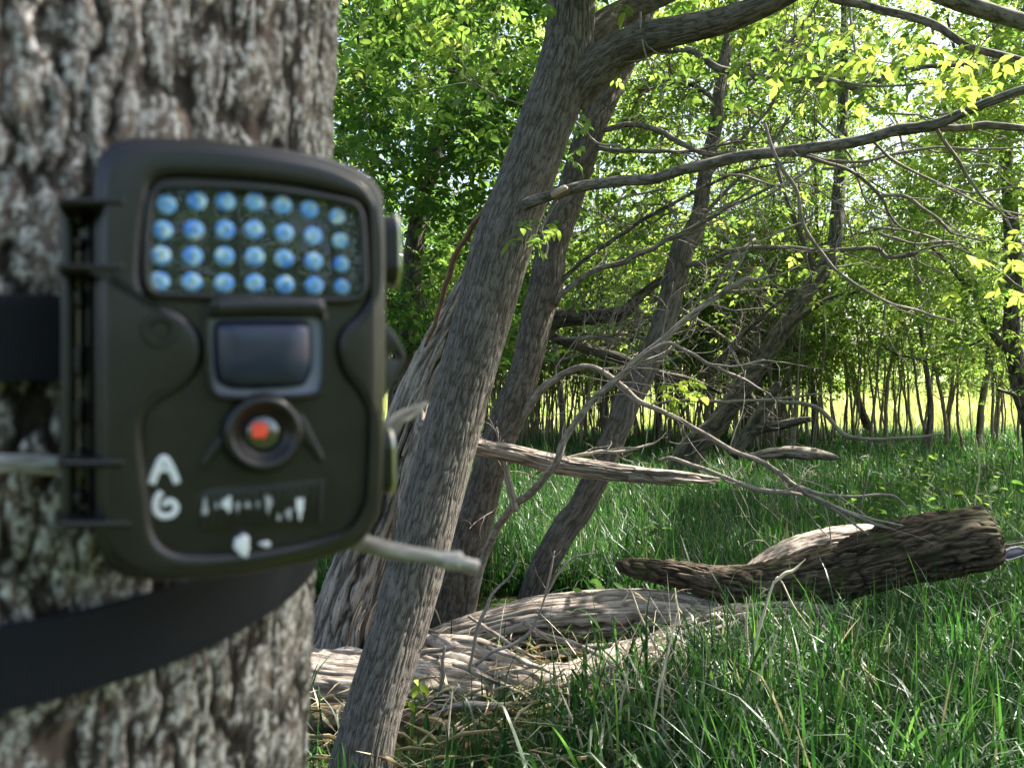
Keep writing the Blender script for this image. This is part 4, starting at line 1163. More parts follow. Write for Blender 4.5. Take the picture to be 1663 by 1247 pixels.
# --- trees of the wood behind, from three patterns
def wood_tree(seed, hgt, lean, rad, nb):
    """returns trunk geometry, crown geometry, both about the origin"""
    q = np.random.default_rng(seed)
    P = [np.array([0, 0, -0.1])]
    d = np.array([lean * q.choice([-1, 1]), q.normal() * 0.08, 1.0])
    for k in range(8):
        d = d + q.normal(size=3) * np.array([0.12, 0.12, 0]); d /= np.linalg.norm(d)
        P.append(P[-1] + d * hgt / 8)
    rr_ = [rad * (1.35 if k == 0 else 1 - 0.85 * k / 8) for k in range(9)]
    geo = [tube(P, rr_, segs=14, step=0.12, amp=0.008, freq=(30, 7), lump=0.12, lfreq=4, seed=seed, end='point')]
    cen = []
    for b in range(nb):
        k = q.integers(2, 9)
        o_ = P[k]
        a = q.uniform(0, 2 * math.pi)
        ln_ = hgt * q.uniform(0.18, 0.42)
        dd = np.array([math.cos(a), math.sin(a), q.uniform(-0.05, 0.6)])
        pts = [o_, o_ + dd * ln_ * 0.5 + q.normal(size=3) * 0.12, o_ + dd * ln_ + q.normal(size=3) * 0.2]
        r0 = rr_[k] * 0.5 + 0.008
        geo.append(tube(pts, [r0, r0 * 0.6, r0 * 0.25], segs=7, step=0.15, seed=seed + b, end='point'))
        geo += twigs(pts, 4, ln_ * 0.4, r0 * 0.25, seed * 31 + b, 1)
        for s in (0.45, 0.75, 1.0):
            cen.append(o_ + dd * ln_ * s + q.normal(size=3) * 0.35)
    cen = np.array(cen)
    cen = cen[cen[:, 2] > 1.3]
    cr = sprigs(clump_points(cen, q.uniform(0.45, 0.95, len(cen)), 34, q), 0.10, q, 0.60, 4)
    return cat(*geo), cr

protos = []
for k, (sd, hg_, le, ra, nb_) in enumerate([(11, 8.0, 0.10, 0.062, 20), (12, 9.0, 0.22, 0.08, 24), (13, 7.0, 0.02, 0.05, 18)]):
    tr_, cr_ = wood_tree(sd, hg_, le, ra, nb_)
    protos.append((tr_, cr_))
wood_spots = [  # px, Y, pattern, turn, scale, words
    (585, 10.5, 0, 0.3, 1.0, "between the trail camera and the leaning trunk"), (700, 13.0, 1, 1.2, 1.0, "seen past the left edge of the leaning trunk"),
    (905, 12.5, 2, 2.2, 1.0, "showing in the gap between the two leaning trunks"), (985, 15.5, 0, 3.3, 1.05, "right of the second leaning trunk"),
    (1065, 18.0, 1, 4.2, 1.0, "behind the third leaning trunk's bend"), (1215, 17.0, 2, 5.5, 1.1, "behind the forked fallen branch"),
    (1325, 15.5, 0, 0.9, 1.0, "right of the leaning middle-distance trunk"), (1420, 18.5, 1, 2.6, 1.0, "behind the pair of upright saplings"),
    (1500, 14.0, 2, 1.7, 1.05, "where the clearing opens to the field"), (1590, 16.5, 0, 4.0, 1.0, "left of the right-edge tree"),
    (1690, 13.0, 1, 5.0, 1.0, "right behind the right-edge tree")]
made = {}
for (px, Y, pt_, turn, sc_, words) in wood_spots:
    x = (px - CX) / FPX * Y
    r_ = thing("woodland_tree", (x, Y, float(ground_z(x, Y))), ["slim green-leaved tree ", "larger spreading tree ", "small bushy tree "][pt_] + words, "tree", "trees of the wood behind the clearing")
    if pt_ not in made:
        loc = np.array(r_.location)
        a = mesh("trunk", (protos[pt_][0][0] + loc,) + protos[pt_][0][1:], M['bark_far'], r_)
        b = mesh("crown", (protos[pt_][1][0] + loc,) + protos[pt_][1][1:], M['leaf'], r_)
        made[pt_] = (a, b)
    else:
        for c in made[pt_]:
            d = c.copy(); COL.objects.link(d); d.parent = r_
    r_.rotation_euler = (0, 0, turn)
    r_.scale = (sc_,) * 3

# trees standing to either side and behind the photographer: they shade the place and show in the glossy parts
for k, (x, y, pt_, turn, words) in enumerate([(-5.0, 7.0, 1, 0.5, "left of the near trunk"), (-8.5, 12, 0, 2.0, "far left in the wood"), (12.5, 8.0, 1, 3.0, "right of the clearing"), (5.5, -6.5, 1, 4.0, "behind the photographer on the right"), (0.2, -13.0, 0, 2.5, "straight behind the photographer"), (-6.5, -12.5, 2, 0.2, "behind the photographer on the left"), (10, 14, 0, 5.2, "far right in the wood")]):
    r_ = thing("woodland_tree", (x, y, float(ground_z(x, y))), "leafy tree standing out of view " + words, "tree", "trees of the wood around the clearing")
    for c in made[pt_]:
        d = c.copy(); COL.objects.link(d); d.parent = r_
    r_.rotation_euler = (0, 0, turn)
    r_.scale = (1.1,) * 3

# dense bushes added behind the photographer to darken the shiny window's reflection
g = np.random.default_rng(66)
for k, (x, y, words) in enumerate([(2.6, -4.6, "right behind the photographer"), (4.6, -5.0, "to the right behind the photographer"), (0.9, -5.6, "straight behind the photographer")]):
    r_ = thing("bush", (x, y, float(ground_z(x, y))), "dense green bush added out of view " + words, "bush", "bushes added behind the photographer")
    cc = np.stack([x + g.normal(0, 0.7, 40), y + g.normal(0, 0.6, 40), g.uniform(0.3, 3.2, 40)], 1)
    mesh("foliage", sprigs(clump_points(cc, g.uniform(0.3, 0.55, 40), 40, g), 0.085, g, 0.35, 5), M['leaf'], r_)
    mesh("stem", tube([(x, y, -0.1), (x + 0.1, y, 1.2), (x, y + 0.1, 2.6)], [0.04, 0.03, 0.012], segs=8, step=0.2), M['bark_far'], r_)

# --- the thicket of thin stems along the field
def sapling_geo(seed, hgt, rad, bare, nleaf):
    q = np.random.default_rng(seed)
    P = [np.array([0, 0, -0.1])]
    d = np.array([q.normal() * 0.08, q.normal() * 0.08, 1.0])
    for k in range(9):
        d = d + q.normal(size=3) * np.array([0.10, 0.10, 0]); d[2] = max(d[2], 0.8); d /= np.linalg.norm(d)
        P.append(P[-1] + d * hgt / 9)
    g1 = [tube(P, [rad * (1 - 0.75 * k / 9) for k in range(10)], segs=7, step=0.18, lump=0.1, lfreq=6, seed=seed, end='point')]
    g1 += twigs(P, 14, 0.7, rad * 0.28, seed + 40, 1, 0.9, 0.5)
    K = catmull(np.array(P), 0.1)
    K = K[K[:, 2] > bare]
    cen = K[q.integers(0, len(K), nleaf)] + q.normal(size=(nleaf, 3)) * np.array([0.4, 0.4, 0.25])
    cr = sprigs(clump_points(cen, q.uniform(0.2, 0.4, nleaf), 11, q), 0.09, q, 0.62, 3)
    return cat(*g1), cr
sap = []
for k in range(5):
    sap.append(sapling_geo(900 + k, [4.6, 5.4, 4.0, 6.0, 5.0][k], [0.022, 0.03, 0.016, 0.042, 0.028][k], [1.5, 1.7, 1.2, 1.9, 1.3][k], [26, 32, 22, 38, 28][k]))
g = np.random.default_rng(77)
smade = {}
spots = []
for _ in range(165):
    spots.append((g.uniform(640, 1290), g.uniform(14.5, 20.5), g.choice([0, 2, 2, 4])))
for _ in range(54):
    spots.append((g.uniform(1240, 1700), g.uniform(15, 20), g.choice([0, 2, 4, 1])))
for px, Y, k in ((1437, 15.5, 3), (1428, 16.2, 1), (1415, 15.2, 1), (1394, 16, 1), (1499, 15.6, 1), (1480, 16.5, 4), (1540, 15.5, 3), (1588, 15.0, 3), (1470, 17.5, 0), (1375, 16.5, 0), (1350, 17, 1), (1615, 16, 1), (1290, 15.5, 1), (1270, 16, 3), (1655, 15.5, 1)):
    spots.append((px, Y, k))
for n_, (px, Y, k) in enumerate(spots):
    x = (px - CX) / FPX * Y
    big = n_ >= 219
    r_ = thing("sapling", (x, Y, float(ground_z(x, Y))), "stouter upright young stem in the open right half of the thicket" if big else "thin bare-stemmed sapling in the dense thicket along the bright field", "sapling", "stouter stems at the field edge" if big else "saplings of the thicket")
    if k not in smade:
        loc = np.array(r_.location)
        smade[k] = (mesh("trunk", (sap[k][0][0] + loc,) + sap[k][0][1:], M['sap'], r_), mesh("crown", (sap[k][1][0] + loc,) + sap[k][1][1:], M['leaf'], r_))
    else:
        for c in smade[k]:
            d = c.copy(); COL.objects.link(d); d.parent = r_
    r_.rotation_euler = (g.normal() * 0.05, g.normal() * 0.07, g.uniform(0, 6.28))
    s_ = g.uniform(0.85, 1.2)
    r_.scale = (s_, s_, s_ * g.uniform(0.9, 1.15))

# --- many-stemmed shrubs filling the left of the thicket
g = np.random.default_rng(79)
sm = []
for n_ in range(15):
    px, Y = g.uniform(560, 1270), g.uniform(14.5, 18.5)
    x = (px - CX) / FPX * Y
    r_ = thing("thicket_shrub", (x, Y, float(ground_z(x, Y))), "many-stemmed leafless-footed shrub in the crowded left part of the thicket", "shrub", "shrubs of the thicket")
    if n_ == 0:
        st, tops = [], []
        for _ in range(16):
            bx, by = g.normal(0, 0.35, 2); dx, dy = g.normal(0, 0.22, 2); hh_ = g.uniform(2.0, 3.4); r0 = g.uniform(0.008, 0.018)
            P = [(x + bx, Y + by, -0.1), (x + bx + dx * 0.4, Y + by + dy * 0.4, hh_ * 0.4), (x + bx + dx, Y + by + dy, hh_)]
            st.append(tube(P, [r0, r0 * 0.8, r0 * 0.35], segs=6, step=0.25, lump=0.1, lfreq=8, seed=int(g.integers(999)), end='point'))
            st += twigs(P, 3, 0.5, r0 * 0.4, int(g.integers(9999)), 1, 0.8, 0.5)
            tops += [np.array(P[2]) * q_ + np.array(P[1]) * (1 - q_) for q_ in (0.35, 0.7, 1.0)]
        tops = np.array(tops)
        sm.append(mesh("stem", cat(*st), M['sap'], r_))
        sm.append(mesh("foliage", sprigs(clump_points(tops, g.uniform(0.15, 0.3, len(tops)), 9, g), 0.08, g, 0.6, 4), M['leaf'], r_))
    else:
        for c in sm:
            d = c.copy(); COL.objects.link(d); d.parent = r_
    r_.rotation_euler = (0, 0, g.uniform(0, 6.28))
    s_ = g.uniform(0.8, 1.15)
    r_.scale = (s_, s_, s_)

# --- low bushes between the stems and along the field
g = np.random.default_rng(78)
bm = []
for n_ in range(30):
    px, Y = (g.uniform(560, 1250), g.uniform(17, 21)) if n_ < 4 else (g.uniform(500, 1750), g.uniform(40, 50))
    x = (px - CX) / FPX * Y
    r_ = thing("bush", (x, Y, float(ground_z(x, Y))), "low leafy bush among the thin stems at the left of the thicket" if n_ < 4 else "far low bush standing in the bright field", "bush", "bushes among the thicket stems" if n_ < 4 else "bushes in the field")
    if n_ == 0:
        cc = np.stack([x + g.normal(0, 0.7, 26), Y + g.normal(0, 0.6, 26), g.uniform(0.2, 1.5, 26)], 1)
        bm.append(mesh("foliage", sprigs(clump_points(cc, g.uniform(0.25, 0.45, 26), 20, g), 0.09, g, 0.5, 4), M['leaf'], r_))
        bm.append(mesh("stem", cat(*[tube([(x, Y, -0.1), (x + g.normal() * 0.3, Y + g.normal() * 0.3, 0.8), (x + g.normal() * 0.6, Y + g.normal() * 0.5, 1.6)], [0.02, 0.014, 0.006], segs=6, step=0.2) for _ in range(5)]), M['sap'], r_))
    else:
        for c in bm:
            d = c.copy(); COL.objects.link(d); d.parent = r_
    r_.rotation_euler = (0, 0, g.uniform(0, 6.28))
    s_ = g.uniform(0.7, 1.1) * (1.0 if n_ < 4 else 1.7)
    r_.scale = (s_, s_, s_)

# --- tree line beyond the field
g = np.random.default_rng(88)
for n_ in range(15):
    x = -22 + n_ * 6.2 + g.normal() * 1.2; y = g.uniform(58, 70)
    r_ = thing("field_tree", (x, y, float(ground_z(x, y)) - 0.4), "far bushy tree in the line beyond the bright field", "tree", "trees beyond the field")
    for c in made[n_ % 3]:
        d = c.copy(); COL.objects.link(d); d.parent = r_
    r_.rotation_euler = (0, 0, g.uniform(0, 6.28))
    s_ = g.uniform(1.3, 1.9)
    r_.scale = (s_ * 1.3, s_ * 1.3, s_)

# ------------------------------------------------------------------ fallen and broken wood
# leaning broken snag behind the big trunk
sn = thing("dead_snag", at(560, 1065, 3.95), "weathered split dead trunk with a rotten orange foot, leaning behind the big trunk", "dead tree")
pts = [(552, 1120, 3.95, 150), (562, 1060, 3.95, 128), (580, 980, 3.92, 118), (604, 900, 3.88, 112), (632, 820, 3.84, 106), (660, 740, 3.8, 100), (682, 670, 3.76, 92), (712, 590, 3.72, 82), (745, 520, 3.66, 70), (778, 450, 3.6, 54), (800, 400, 3.55, 30)]
mesh("trunk", pxtube(pts, segs=150, step=0.012, amp=0.010, freq=(55, 3.2), lump=0.14, lfreq=5, flute=0.07, seed=201, warp=0.3, cracks=9), M['snag'], sn)
pts = [(655, 860, 3.66, 26), (668, 790, 3.62, 34), (680, 720, 3.58, 36), (692, 668, 3.55, 24)]
mesh("split_slab", pxtube(pts, segs=22, step=0.01, amp=0.005, freq=(90, 6), lump=0.15, lfreq=9, flute=0.12, seed=202, end='broken'), M['wood'], sn)
for k, pts in enumerate([[(640, 750, 3.62, 9), (672, 672, 3.58, 9), (700, 600, 3.55, 6), (718, 560, 3.52, 3)], [(655, 740, 3.6, 8), (690, 650, 3.56, 8), (716, 590, 3.52, 5), (728, 565, 3.5, 2)], [(625, 740, 3.64, 10), (655, 680, 3.6, 8), (690, 612, 3.56, 5), (712, 570, 3.52, 2)]]):
    mesh("splinter", pxtube(pts, segs=9, step=0.02, amp=0.002, freq=(120, 6), lump=0.2, lfreq=14, seed=205 + k, end='point'), M['wood'], sn)
gs = np.random.default_rng(56)
for k in range(12):
    x0 = gs.uniform(545, 640); y0 = 1072 + gs.normal() * 4; ln_ = gs.uniform(50, 135); w_ = gs.uniform(8, 20); Yq = 3.66 + gs.uniform(-0.02, 0.06)
    pts = [(x0, y0, Yq, w_), (x0 + 4 + gs.normal() * 3, y0 - ln_ * 0.5, Yq + 0.01, w_ * 0.8), (x0 + ln_ * 0.22, y0 - ln_ * 0.85, Yq + 0.03, w_ * 0.5), (x0 + ln_ * 0.28, y0 - ln_, Yq + 0.04, 2)]
    mesh("rotten_heartwood", pxtube(pts, segs=14, step=0.008, amp=0.005, freq=(110, 5), lump=0.25, lfreq=14, flute=0.25, seed=210 + k, end='point'), M['heart'] if k % 3 else M['snag'], sn)

# broken log hung up across the clump
pts = [(740, 716, 4.12, 34), (772, 725, 4.1, 30), (836, 738, 4.06, 30), (904, 754, 4.02, 31), (988, 765, 3.98, 28), (1060, 773, 3.95, 22), (1118, 776, 3.93, 15), (1158, 779, 3.92, 7)]
lg = [pxtube(pts, segs=80, step=0.008, amp=0.006, freq=(90, 5), cracks=10, warp=0.3, lump=0.12, lfreq=9, flute=0.12, seed=221, end='broken')]
for k, q in enumerate([[(1040, 772, 3.93, 9), (1100, 779, 3.91, 7), (1160, 785, 3.9, 2)], [(1030, 765, 3.93, 10), (1090, 768, 3.9, 7), (1150, 774, 3.9, 2)], [(1020, 776, 3.93, 9), (1080, 786, 3.92, 4), (1110, 790, 3.92, 1.5)], [(1060, 776, 3.9, 8), (1130, 781, 3.88, 5), (1168, 780, 3.88, 1.5)]]):
    lg.append(pxtube(q, segs=8, step=0.015, amp=0.002, freq=(150, 8), lump=0.2, lfreq=30, seed=225 + k, end='point'))
tag(mesh("broken_log", cat(*lg), M['wood']), "broken log with a splintered right end hung level across the leaning trunks", "log")

# pale sunlit log on the ground, hollow beneath
pts = [(690, 1052, 4.15, 44), (740, 1040, 4.15, 62), (800, 1024, 4.14, 70), (870, 1006, 4.12, 74), (940, 1000, 4.1, 78), (1010, 996, 4.08, 76), (1080, 998, 4.06, 74), (1150, 1004, 4.05, 70), (1205, 1014, 4.05, 62)]
tag(mesh("fallen_log", pxtube(pts, segs=130, step=0.010, amp=0.005, freq=(75, 7), cracks=8, warp=0.3, lump=0.12, lfreq=6, flute=0.05, seed=231, end='broken'), M['wood']), "pale sun-bleached fallen log lying under the narrow end of the dark log", "log")
# low log in front of it, running left behind the big trunk
pts = [(420, 1106, 3.45, 102.5), (500, 1114, 3.45, 114.7), (560, 1118, 3.45, 122), (640, 1124, 3.46, 124.4), (720, 1131, 3.48, 122), (800, 1138, 3.5, 112.2), (870, 1138, 3.52, 102.5), (940, 1124, 3.56, 95.2), (1000, 1100, 3.6, 92.7), (1040, 1078, 3.64, 80.5), (1085, 1058, 3.7, 56.1)]
tag(mesh("fallen_log", pxtube(pts, segs=140, step=0.010, amp=0.006, freq=(75, 7), cracks=9, warp=0.3, lump=0.16, lfreq=5, flute=0.05, seed=241, end='broken'), M['wood']), "long low pale log passing behind the foot of the big leaning trunk", "log")
pts = [(440, 1182, 3.12, 60), (540, 1190, 3.12, 74), (650, 1200, 3.12, 78), (740, 1210, 3.12, 66), (830, 1216, 3.12, 40), (880, 1220, 3.12, 20)]
tag(mesh("fallen_log", pxtube(pts, segs=100, step=0.012, amp=0.010, freq=(45, 4.5), cracks=8, warp=0.3, lump=0.16, lfreq=5, flute=0.05, seed=246, end='broken'), M['rot']), "shaded brown log lowest of the pile, half sunk in grass", "log")
# slabs and a rock-like pale chunk on the low log
pts = [(505, 1072, 3.62, 22), (560, 1072, 3.6, 40), (590, 1073, 3.6, 34), (612, 1078, 3.6, 18)]
tag(mesh("bark_slab", pxtube(pts, segs=18, step=0.012, amp=0.004, freq=(70, 8), lump=0.25, lfreq=10, seed=251, end='broken'), M['pale']), "small blocky pale chunk of wood on the low log left of the big trunk", "wood chunk")
for k, (q, lab, mt) in enumerate([
    ([(690, 1040, 3.62, 20), (740, 1052, 3.6, 34), (800, 1062, 3.6, 34), (850, 1082, 3.58, 26), (905, 1110, 3.55, 14)], "splintered grey plank of wood lying aslant where the pale logs meet", 'snag'),
    ([(668, 1062, 3.55, 16), (730, 1070, 3.5, 22), (790, 1088, 3.45, 18), (850, 1110, 3.4, 12), (905, 1140, 3.35, 7)], "narrow pale strip of wood sloping down to the grass right of the big trunk", 'twig'),
    ([(805, 1100, 3.42, 20), (845, 1108, 3.4, 36), (890, 1118, 3.4, 34), (935, 1116, 3.4, 16)], "curled pale bark piece lying on the low log near the grass", 'wood'),
    ([(850, 1072, 3.9, 10), (920, 1060, 3.88, 14), (1000, 1048, 3.86, 12), (1060, 1030, 3.84, 6)], "brown broken stick in the dark hollow under the pale log", 'twig')]):
    tag(mesh("bark_slab" if k < 3 else "stick", pxtube(q, segs=14, step=0.012, amp=0.005, freq=(80, 5), lump=0.22, lfreq=12, flute=0.15, seed=255 + k, end='broken'), M[mt]), lab, "wood piece" if k < 3 else "stick")
gs = np.random.default_rng(57)
spl = [((700, 1030), (770, 1062), 3.62), ((735, 1078), (860, 1128), 3.36), ((650, 1068), (742, 1050), 3.5), ((790, 1050), (905, 1098), 3.45), ((560, 1052), (640, 1080), 3.6), ((850, 1010), (960, 1058), 3.75), ((680, 1015), (760, 1040), 3.8), ((905, 1128), (1000, 1080), 3.4), ((610, 1130), (760, 1150), 3.3), ((700, 1165), (850, 1140), 3.2), ((760, 1000), (880, 1075), 3.62), ((945, 1050), (1050, 1090), 3.5)]
for k, ((x0, y0), (x1, y1), Y) in enumerate(spl):
    w_ = gs.uniform(7, 15)
    q = [(x0, y0, Y, w_ * 0.6), (x0 * 0.6 + x1 * 0.4, y0 * 0.6 + y1 * 0.4 + gs.normal() * 5, Y - 0.03, w_), (x0 * 0.3 + x1 * 0.7, y0 * 0.3 + y1 * 0.7 + gs.normal() * 4, Y - 0.05, w_ * 0.8), (x1, y1, Y - 0.08, w_ * 0.3)]
    tag(mesh("wood_splinter", pxtube(q, segs=9, step=0.012, amp=0.003, freq=(120, 6), lump=0.3, lfreq=20, flute=0.2, seed=700 + k, end='broken'), M[['wood', 'snag', 'wood', 'twig'][k % 4]]), "loose splinter of dry grey wood among the pale logs in front of the leaning trunks", "wood splinter", "splinters on the log pile")
# big dark log raised at right
pts = [(1004, 914, 4.1, 17.82), (1022, 920, 4.1, 30.78), (1060, 926, 4.08, 38.88), (1110, 934, 4.06, 46.98), (1160, 946, 4.04, 55.08), (1215, 951, 4.02, 68.04), (1280, 947, 4.0, 82.62), (1350, 934, 3.98, 90.72), (1420, 914, 3.96, 95.58), (1490, 892, 3.94, 100.44), (1550, 878, 3.92, 100.44), (1585, 874, 3.91, 98.82), (1605, 872, 3.905, 90.72), (1616, 870, 3.90, 74.52)]
tag(mesh("fallen_log", pxtube(pts, segs=140, step=0.008, amp=0.009, freq=(60, 14), lump=0.17, lfreq=7, flute=0.04, warp=0.6, cracks=12, seed=261, end='flat', start='round'), M['rot']), "big dark mossy log, thick broken right end raised above the grass", "log")
pts = [(1215, 950, 4.2, 46), (1260, 915, 4.35, 52), (1310, 893, 4.45, 54), (1370, 880, 4.5, 52), (1430, 878, 4.5, 46), (1480, 890, 4.5, 30)]
tag(mesh("fallen_log", pxtube(pts, segs=110, step=0.012, amp=0.006, freq=(75, 7), cracks=6, warp=0.3, lump=0.13, lfreq=6, flute=0.05, seed=271, end='broken'), M['wood']), "sunlit pale log lying just behind the big dark log", "log")
pts = [(1040, 1075, 3.75, 62), (1110, 1050, 3.78, 78), (1180, 1030, 3.82, 84), (1250, 1014, 3.86, 76), (1330, 1008, 3.9, 56), (1390, 1006, 3.92, 30)]
tag(mesh("fallen_log", pxtube(pts, segs=110, step=0.012, amp=0.010, freq=(50, 5), cracks=10, warp=0.3, lump=0.16, lfreq=6, flute=0.05, seed=281, end='broken'), M['snag']), "grey shaded log below the dark log, sinking into the grass", "log")

# fallen forked branch in the clearing and other dead wood beyond
fb = [pxtube([(1190, 742, 9.6, 20), (1207, 715, 9.6, 22), (1225, 690, 9.6, 22), (1244, 660, 9.6, 20), (1262, 625, 9.6, 14)], segs=16, step=0.05, amp=0.006, freq=(40, 6), lump=0.12, lfreq=8, seed=291, end='broken'),
      pxtube([(1216, 705, 9.6, 16), (1240, 695, 9.5, 18), (1270, 690, 9.4, 16), (1295, 684, 9.3, 14), (1318, 680, 9.2, 8)], segs=14, step=0.05, amp=0.004, freq=(40, 6), lump=0.12, lfreq=8, seed=292, end='broken')]
tag(mesh("fallen_branch", cat(*fb), M['bark_far']), "dark forked fallen branch standing in the grass of the clearing", "branch")
fb = [pxtube([(1215, 742, 8.2, 12), (1260, 735, 8.2, 17), (1310, 736, 8.2, 19), (1360, 744, 8.2, 9)], segs=18, step=0.04, amp=0.01, freq=(40, 5), lump=0.2, lfreq=7, flute=0.15, seed=295, end='broken')]
tag(mesh("fallen_log", cat(*fb), M['snag']), "short rotten log lying in the grass in front of the forked branch", "log")
for k, (q, lab, mt) in enumerate([
    ([(1070, 748, 4.3, 5), (1100, 745, 4.2, 7), (1168, 771, 4.1, 8), (1212, 789, 4.05, 8), (1260, 798, 4.0, 8), (1300, 803, 4.0, 6)], "thin dead branch lying between the broken log's splintered end and the fallen twigs", 'twig'),
    ([(870, 770, 4.1, 4), (905, 747, 4.05, 6), (960, 735, 4.05, 6), (1010, 733, 4.1, 5), (1060, 720, 4.2, 3)], "short pale forked twig resting on the hung-up broken log", 'twig'),
    ([(1240, 650, 7.0, 5), (1300, 655, 6.9, 7), (1335, 668, 6.8, 7), (1365, 702, 6.7, 7), (1400, 712, 6.6, 6), (1460, 712, 6.5, 5), (1530, 705, 6.5, 3)], "long thin brown branch hanging low across the clearing in front of the thicket", 'twig'),
    ([(1060, 655, 6.5, 4), (1130, 650, 6.4, 6), (1200, 652, 6.4, 5), (1290, 645, 6.4, 4), (1330, 640, 6.3, 3)], "level thin branch crossing just above the forked fallen branch", 'twig'),
    ([(838, 830, 4.0, 11), (826, 790, 4.05, 12), (822, 765, 4.1, 10), (818, 745, 4.1, 6)], "short upright pinkish branch stub under the hung-up broken log", 'wood')]):
    tag(mesh("fallen_branch", cat(pxtube(q, segs=9, step=0.03, lump=0.14, lfreq=22, seed=300 + k, end='point'), *twigs(pxpath(q), 7, 0.4, 0.003, 310 + k, 2)), M[mt]), lab, "branch")
# dead tops tangled in the middle
for k, (q, lab) in enumerate([
    ([(870, 560, 6.2, 30), (900, 520, 6.1, 30), (955, 515, 6.0, 26), (1010, 508, 5.9, 22), (1040, 480, 5.9, 16), (1075, 455, 5.9, 11), (1120, 430, 5.9, 5)], "dark dead limb with many twigs lying across behind the knotted second trunk"),
    ([(880, 540, 6.5, 16), (930, 558, 6.4, 17), (963, 569, 6.4, 17), (1009, 585, 6.3, 17), (1064, 605, 6.2, 15), (1118, 618, 6.2, 12), (1170, 640, 6.2, 5)], "dark dead limb sloping down right behind the third leaning trunk"),
    ([(900, 550, 5.6, 5), (960, 549, 5.5, 7), (1020, 545, 5.5, 6), (1080, 560, 5.4, 4)], "thin level dead branch among tangled twigs between second and third trunks"),
    ([(1140, 610, 6.6, 10), (1165, 590, 6.6, 12), (1190, 560, 6.6, 10), (1230, 520, 6.6, 7), (1290, 470, 6.6, 4)], "dark twiggy dead bough right of the third trunk")]):
    rt = [pxtube(q, segs=16, step=0.03, amp=0.004, freq=(60, 8), lump=0.14, lfreq=9, seed=320 + k, end='point')]
    rt += twigs(pxpath(q), 44, 0.6, 0.0038, 330 + k, 2, 1.0, 0.1)
    tag(mesh("dead_bough", cat(*rt), M['bark_far'] if k != 2 else M['twig']), lab, "dead branch")
# small sticks and a seedling on the pile
for k, (q, lab) in enumerate([
    ([(762, 1090, 3.3, 5), (775, 1020, 3.3, 6), (790, 985, 3.3, 6), (800, 965, 3.3, 5), (825, 938, 3.3, 4), (840, 912, 3.3, 2)], "thin forked dead shoot standing in front of the log pile"),
    ([(772, 1080, 3.32, 6), (800, 1058, 3.32, 6), (850, 1036, 3.34, 6), (870, 1010, 3.35, 4), (880, 985, 3.35, 2)], "bent bare twig leaning right over the log pile"),
    ([(716, 1135, 3.3, 7), (718, 1090, 3.3, 6), (722, 1050, 3.3, 4)], "short upright brown stub between big trunk and forked dead shoot"),
    ([(880, 985, 4.0, 3), (893, 930, 4.0, 4), (900, 895, 4.0, 2)], "slim pale twig standing against the foot of the third trunk"),
    ([(885, 970, 4.0, 3), (910, 925, 4.0, 4), (935, 905, 4.0, 3), (965, 898, 4.0, 2)], "curved pale twig bending right from the foot of the third trunk"),
    ([(1600, 885, 3.9, 3), (1630, 884, 3.88, 4), (1663, 883, 3.86, 4), (1700, 882, 3.85, 3)], "thin level twig poking out right past the dark log's broken end")]):
    tag(mesh("twig", cat(pxtube(q, segs=7, step=0.015, lump=0.14, lfreq=40, seed=340 + k, end='point'), *twigs(pxpath(q), 4, 0.14, 0.0016, 350 + k, 1)), M['twig']), lab, "twig")

# ------------------------------------------------------------------ grass, weeds, dry stalks
LOGLINES = []
for q, rad in (([(740, 1040, 4.15), (870, 1006, 4.12), (1010, 996, 4.08), (1205, 1014, 4.05)], 0.20),
               ([(420, 1100, 3.45), (640, 1118, 3.46), (870, 1132, 3.52), (1085, 1052, 3.7)], 0.17),
               ([(440, 1182, 3.12), (650, 1200, 3.12), (830, 1216, 3.12)], 0.12),
               ([(1000, 906, 4.1), (1215, 945, 4.02), (1420, 912, 3.96), (1612, 866, 3.9)], 0.17),
               ([(1215, 950, 4.2), (1310, 893, 4.45), (1480, 890, 4.5)], 0.12),
               ([(1040, 1075, 3.75), (1180, 1030, 3.82), (1390, 1006, 3.92)], 0.13),
               ([(560, 1060, 3.95), (604, 900, 3.9)], 0.22), ([(835, 1000, 4.62), (865, 1000, 4.7)], 0.42), ([(740, 1010, 4.3), (790, 1010, 4.3)], 0.22), ([(590, 1247, 2.62), (600, 1180, 2.65)], 0.12)):
    LOGLINES.append((catmull(np.array([at(*p)[:2].tolist() + [0] for p in q]), 0.05)[:, :2], rad))

def clear_of_logs(x, y, k=1.0):
    ok = np.ones(len(x), bool)
    p = np.stack([x, y], 1)
    for L, rad in LOGLINES:
        d = np.full(len(x), 9.0)
        for c in L:
            d = np.minimum(d, np.hypot(p[:, 0] - c[0], p[:, 1] - c[1]))
        ok &= d > rad * k
    ok &= np.hypot(x - AXX, y - AXY) > 0.2
    return ok

